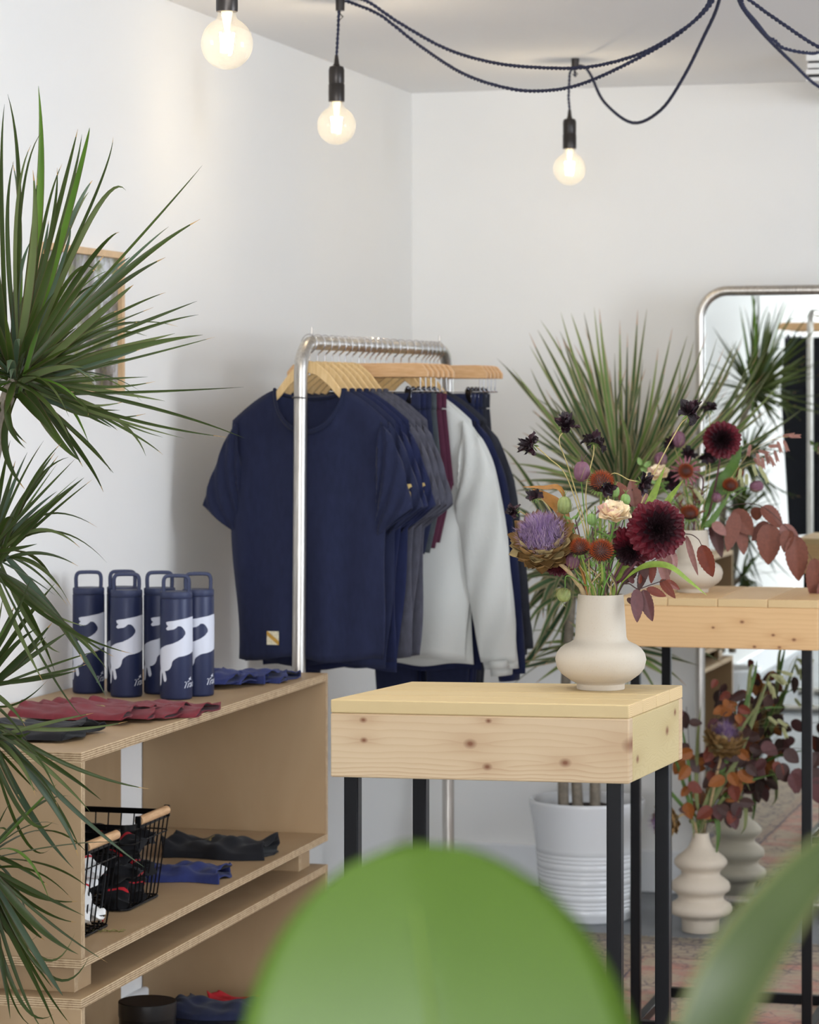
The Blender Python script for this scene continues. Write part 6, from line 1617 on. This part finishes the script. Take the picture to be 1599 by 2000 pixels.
# ------------------------------------------------------------------ bouquet in the floor vase
k = 3; V = V3
artichoke('dried artichoke bloom with faded purple top, centre of the floor bouquet', k, V, .006, (1416, 1440), -.06, (.12, -.35, .9), .072, [(1385, 1580, -.01), (1400, 1510, -.03)], 'violet_filament', 'pale_filament', nf=500)
artichoke('dried artichoke bloom hanging far left of the floor vase, purple tuft outward', k, V, -.012, (1294, 1606), -.05, (-.95, -.25, -.1), .062, [(1350, 1600, -.01), (1335, 1590, -.03)], 'violet_filament', 'pale_filament', nf=400)
AMB = ['amber_leaf', 'brown_leaf', 'plum_leaf', 'rust_leaf']
def cluster(label, k, V, rimx, pts, box_, n, sz, mi, group, seed):
    r_ = random.Random(seed); L_ = []
    for i in range(n):
        x, y = r_.uniform(box_[0], box_[1]), r_.uniform(box_[2], box_[3]); a = r_.uniform(0, 2 * PI); s_ = r_.uniform(.75, 1.2) * sz
        L_.append((x, y, x + math.cos(a) * s_, y + abs(math.sin(a)) * s_ * .9, s_ * .8, r_.choice(mi), r_.uniform(-.05, .05)))
    branch(label, k, V, rimx, pts, L_, AMB, group)
cluster('dried branch with amber leaves above the floor vase', k, V, -.004, [(1366, 1590, 0), (1372, 1540, -.02), (1385, 1480, -.02)], (1332, 1448, 1455, 1585), 44, 34, [0, 0, 0, 3, 1], 'dried leafy branches in the floor vase', 1)
cluster('dried branch with small amber leaves highest in the floor bouquet', k, V, .0, [(1372, 1560, .02), (1392, 1450, .02), (1408, 1330, .02)], (1385, 1445, 1325, 1415), 16, 26, [0, 0, 3], 'dried leafy branches in the floor vase', 2)
cluster('dried branch with dark brown leaves right of the artichoke bloom', k, V, .008, [(1385, 1570, .02), (1420, 1470, .02), (1450, 1390, .02)], (1400, 1500, 1350, 1500), 26, 34, [1, 1, 2], 'dried leafy branches in the floor vase', 3)
cluster('dried branch with plum leaves left of the artichoke bloom', k, V, -.008, [(1352, 1560, .01), (1345, 1450, .01), (1340, 1380, .0)], (1325, 1362, 1375, 1500), 7, 34, [2, 1], 'dried leafy branches in the floor vase', 4)
cluster('dried branch with brown leaves low over the right of the vase', k, V, .012, [(1392, 1600, .0), (1415, 1575, .0), (1430, 1565, 0)], (1395, 1445, 1545, 1600), 11, 34, [1, 1, 2], 'dried leafy branches in the floor vase', 5)
branch('long thin branch reaching far right with big brown leaves', k, V, .014, [(1395, 1570, -.02), (1450, 1490, -.05), (1510, 1466, -.08), (1560, 1462, -.10), (1605, 1475, -.12)],
       [(1532, 1465, 1560, 1490, 34, 1, -.09), (1520, 1492, 1538, 1528, 40, 1, -.09), (1512, 1488, 1530, 1520, 26, 3, -.09), (1560, 1500, 1552, 1550, 40, 2, -.10), (1545, 1510, 1560, 1550, 34, 2, -.10), (1600, 1470, 1586, 1500, 34, 1, -.11), (1592, 1518, 1600, 1570, 50, 2, -.11), (1575, 1500, 1605, 1530, 40, 1, -.11)], AMB, 'dried leafy branches in the floor vase')
gr = random.Random(4)
for i, (q) in enumerate([[(1350, 1560), (1345, 1500), (1335, 1440), (1325, 1400)], [(1360, 1560), (1362, 1450), (1368, 1380)], [(1385, 1560), (1430, 1460), (1470, 1330), (1478, 1290)], [(1390, 1570), (1440, 1480), (1480, 1380), (1506, 1310)],
        [(1395, 1580), (1430, 1540), (1480, 1520), (1530, 1508)], [(1392, 1590), (1420, 1555), (1452, 1565), (1455, 1610), (1446, 1630)], [(1385, 1605), (1400, 1605), (1402, 1640), (1396, 1680)], [(1350, 1605), (1352, 1600), (1355, 1640)], [(1345, 1590), (1320, 1560), (1300, 1540), (1280, 1545)],
        [(1398, 1560), (1440, 1500), (1465, 1545)], [(1350, 1580), (1325, 1500), (1310, 1470)], [(1380, 1560), (1450, 1420), (1465, 1310), (1475, 1300)], [(1390, 1560), (1470, 1400), (1540, 1380)], [(1385, 1560), (1445, 1430), (1500, 1350)]]):
    lab = ['thin grass blade leaning left over the floor vase', 'upright thin grass blade in the floor bouquet', 'tallest grass blade of the floor bouquet', 'tall grass blade leaning right', 'low grass blade arching far right', 'grass blade curling down to the right of the floor vase', 'short grass blade hanging over the shoulder of the wavy vase', 'short grass blade bent over the rim front', 'grass blade drooping toward the left artichoke', 'thin blade folded down at the right', 'short blade fanning left', 'tall blade just left of the tallest', 'long blade reaching right above the brown leaves', 'blade leaning right among brown leaves'][i]
    blade(lab, 3, V, gr.uniform(-.012, .012), [(x, y, gr.uniform(-.03, .0) if j else -.01) for j, (x, y) in enumerate(q)], gr.uniform(6, 11), 'dry_grass' if i % 2 else 'grass_green', 'grass blades in the floor vase', (gr.uniform(.4, 1), 0, gr.uniform(0, 1)))
oats('tan sea oat spray at the upper right of the floor bouquet', k, V, .01, [(1395, 1560, .02), (1460, 1420, .02), (1500, 1320, .02), (1530, 1310, .02)], [(1505, 1318, .8, .2), (1512, 1322, .8, .6), (1520, 1318, .8, 1), (1500, 1330, .3, 1), (1525, 1312, 1, .3), (1508, 1340, .2, 1), (1518, 1405, .8, .6), (1528, 1420, .4, 1), (1500, 1400, .6, .5)], 'oat_green', L=.03, W=.012)
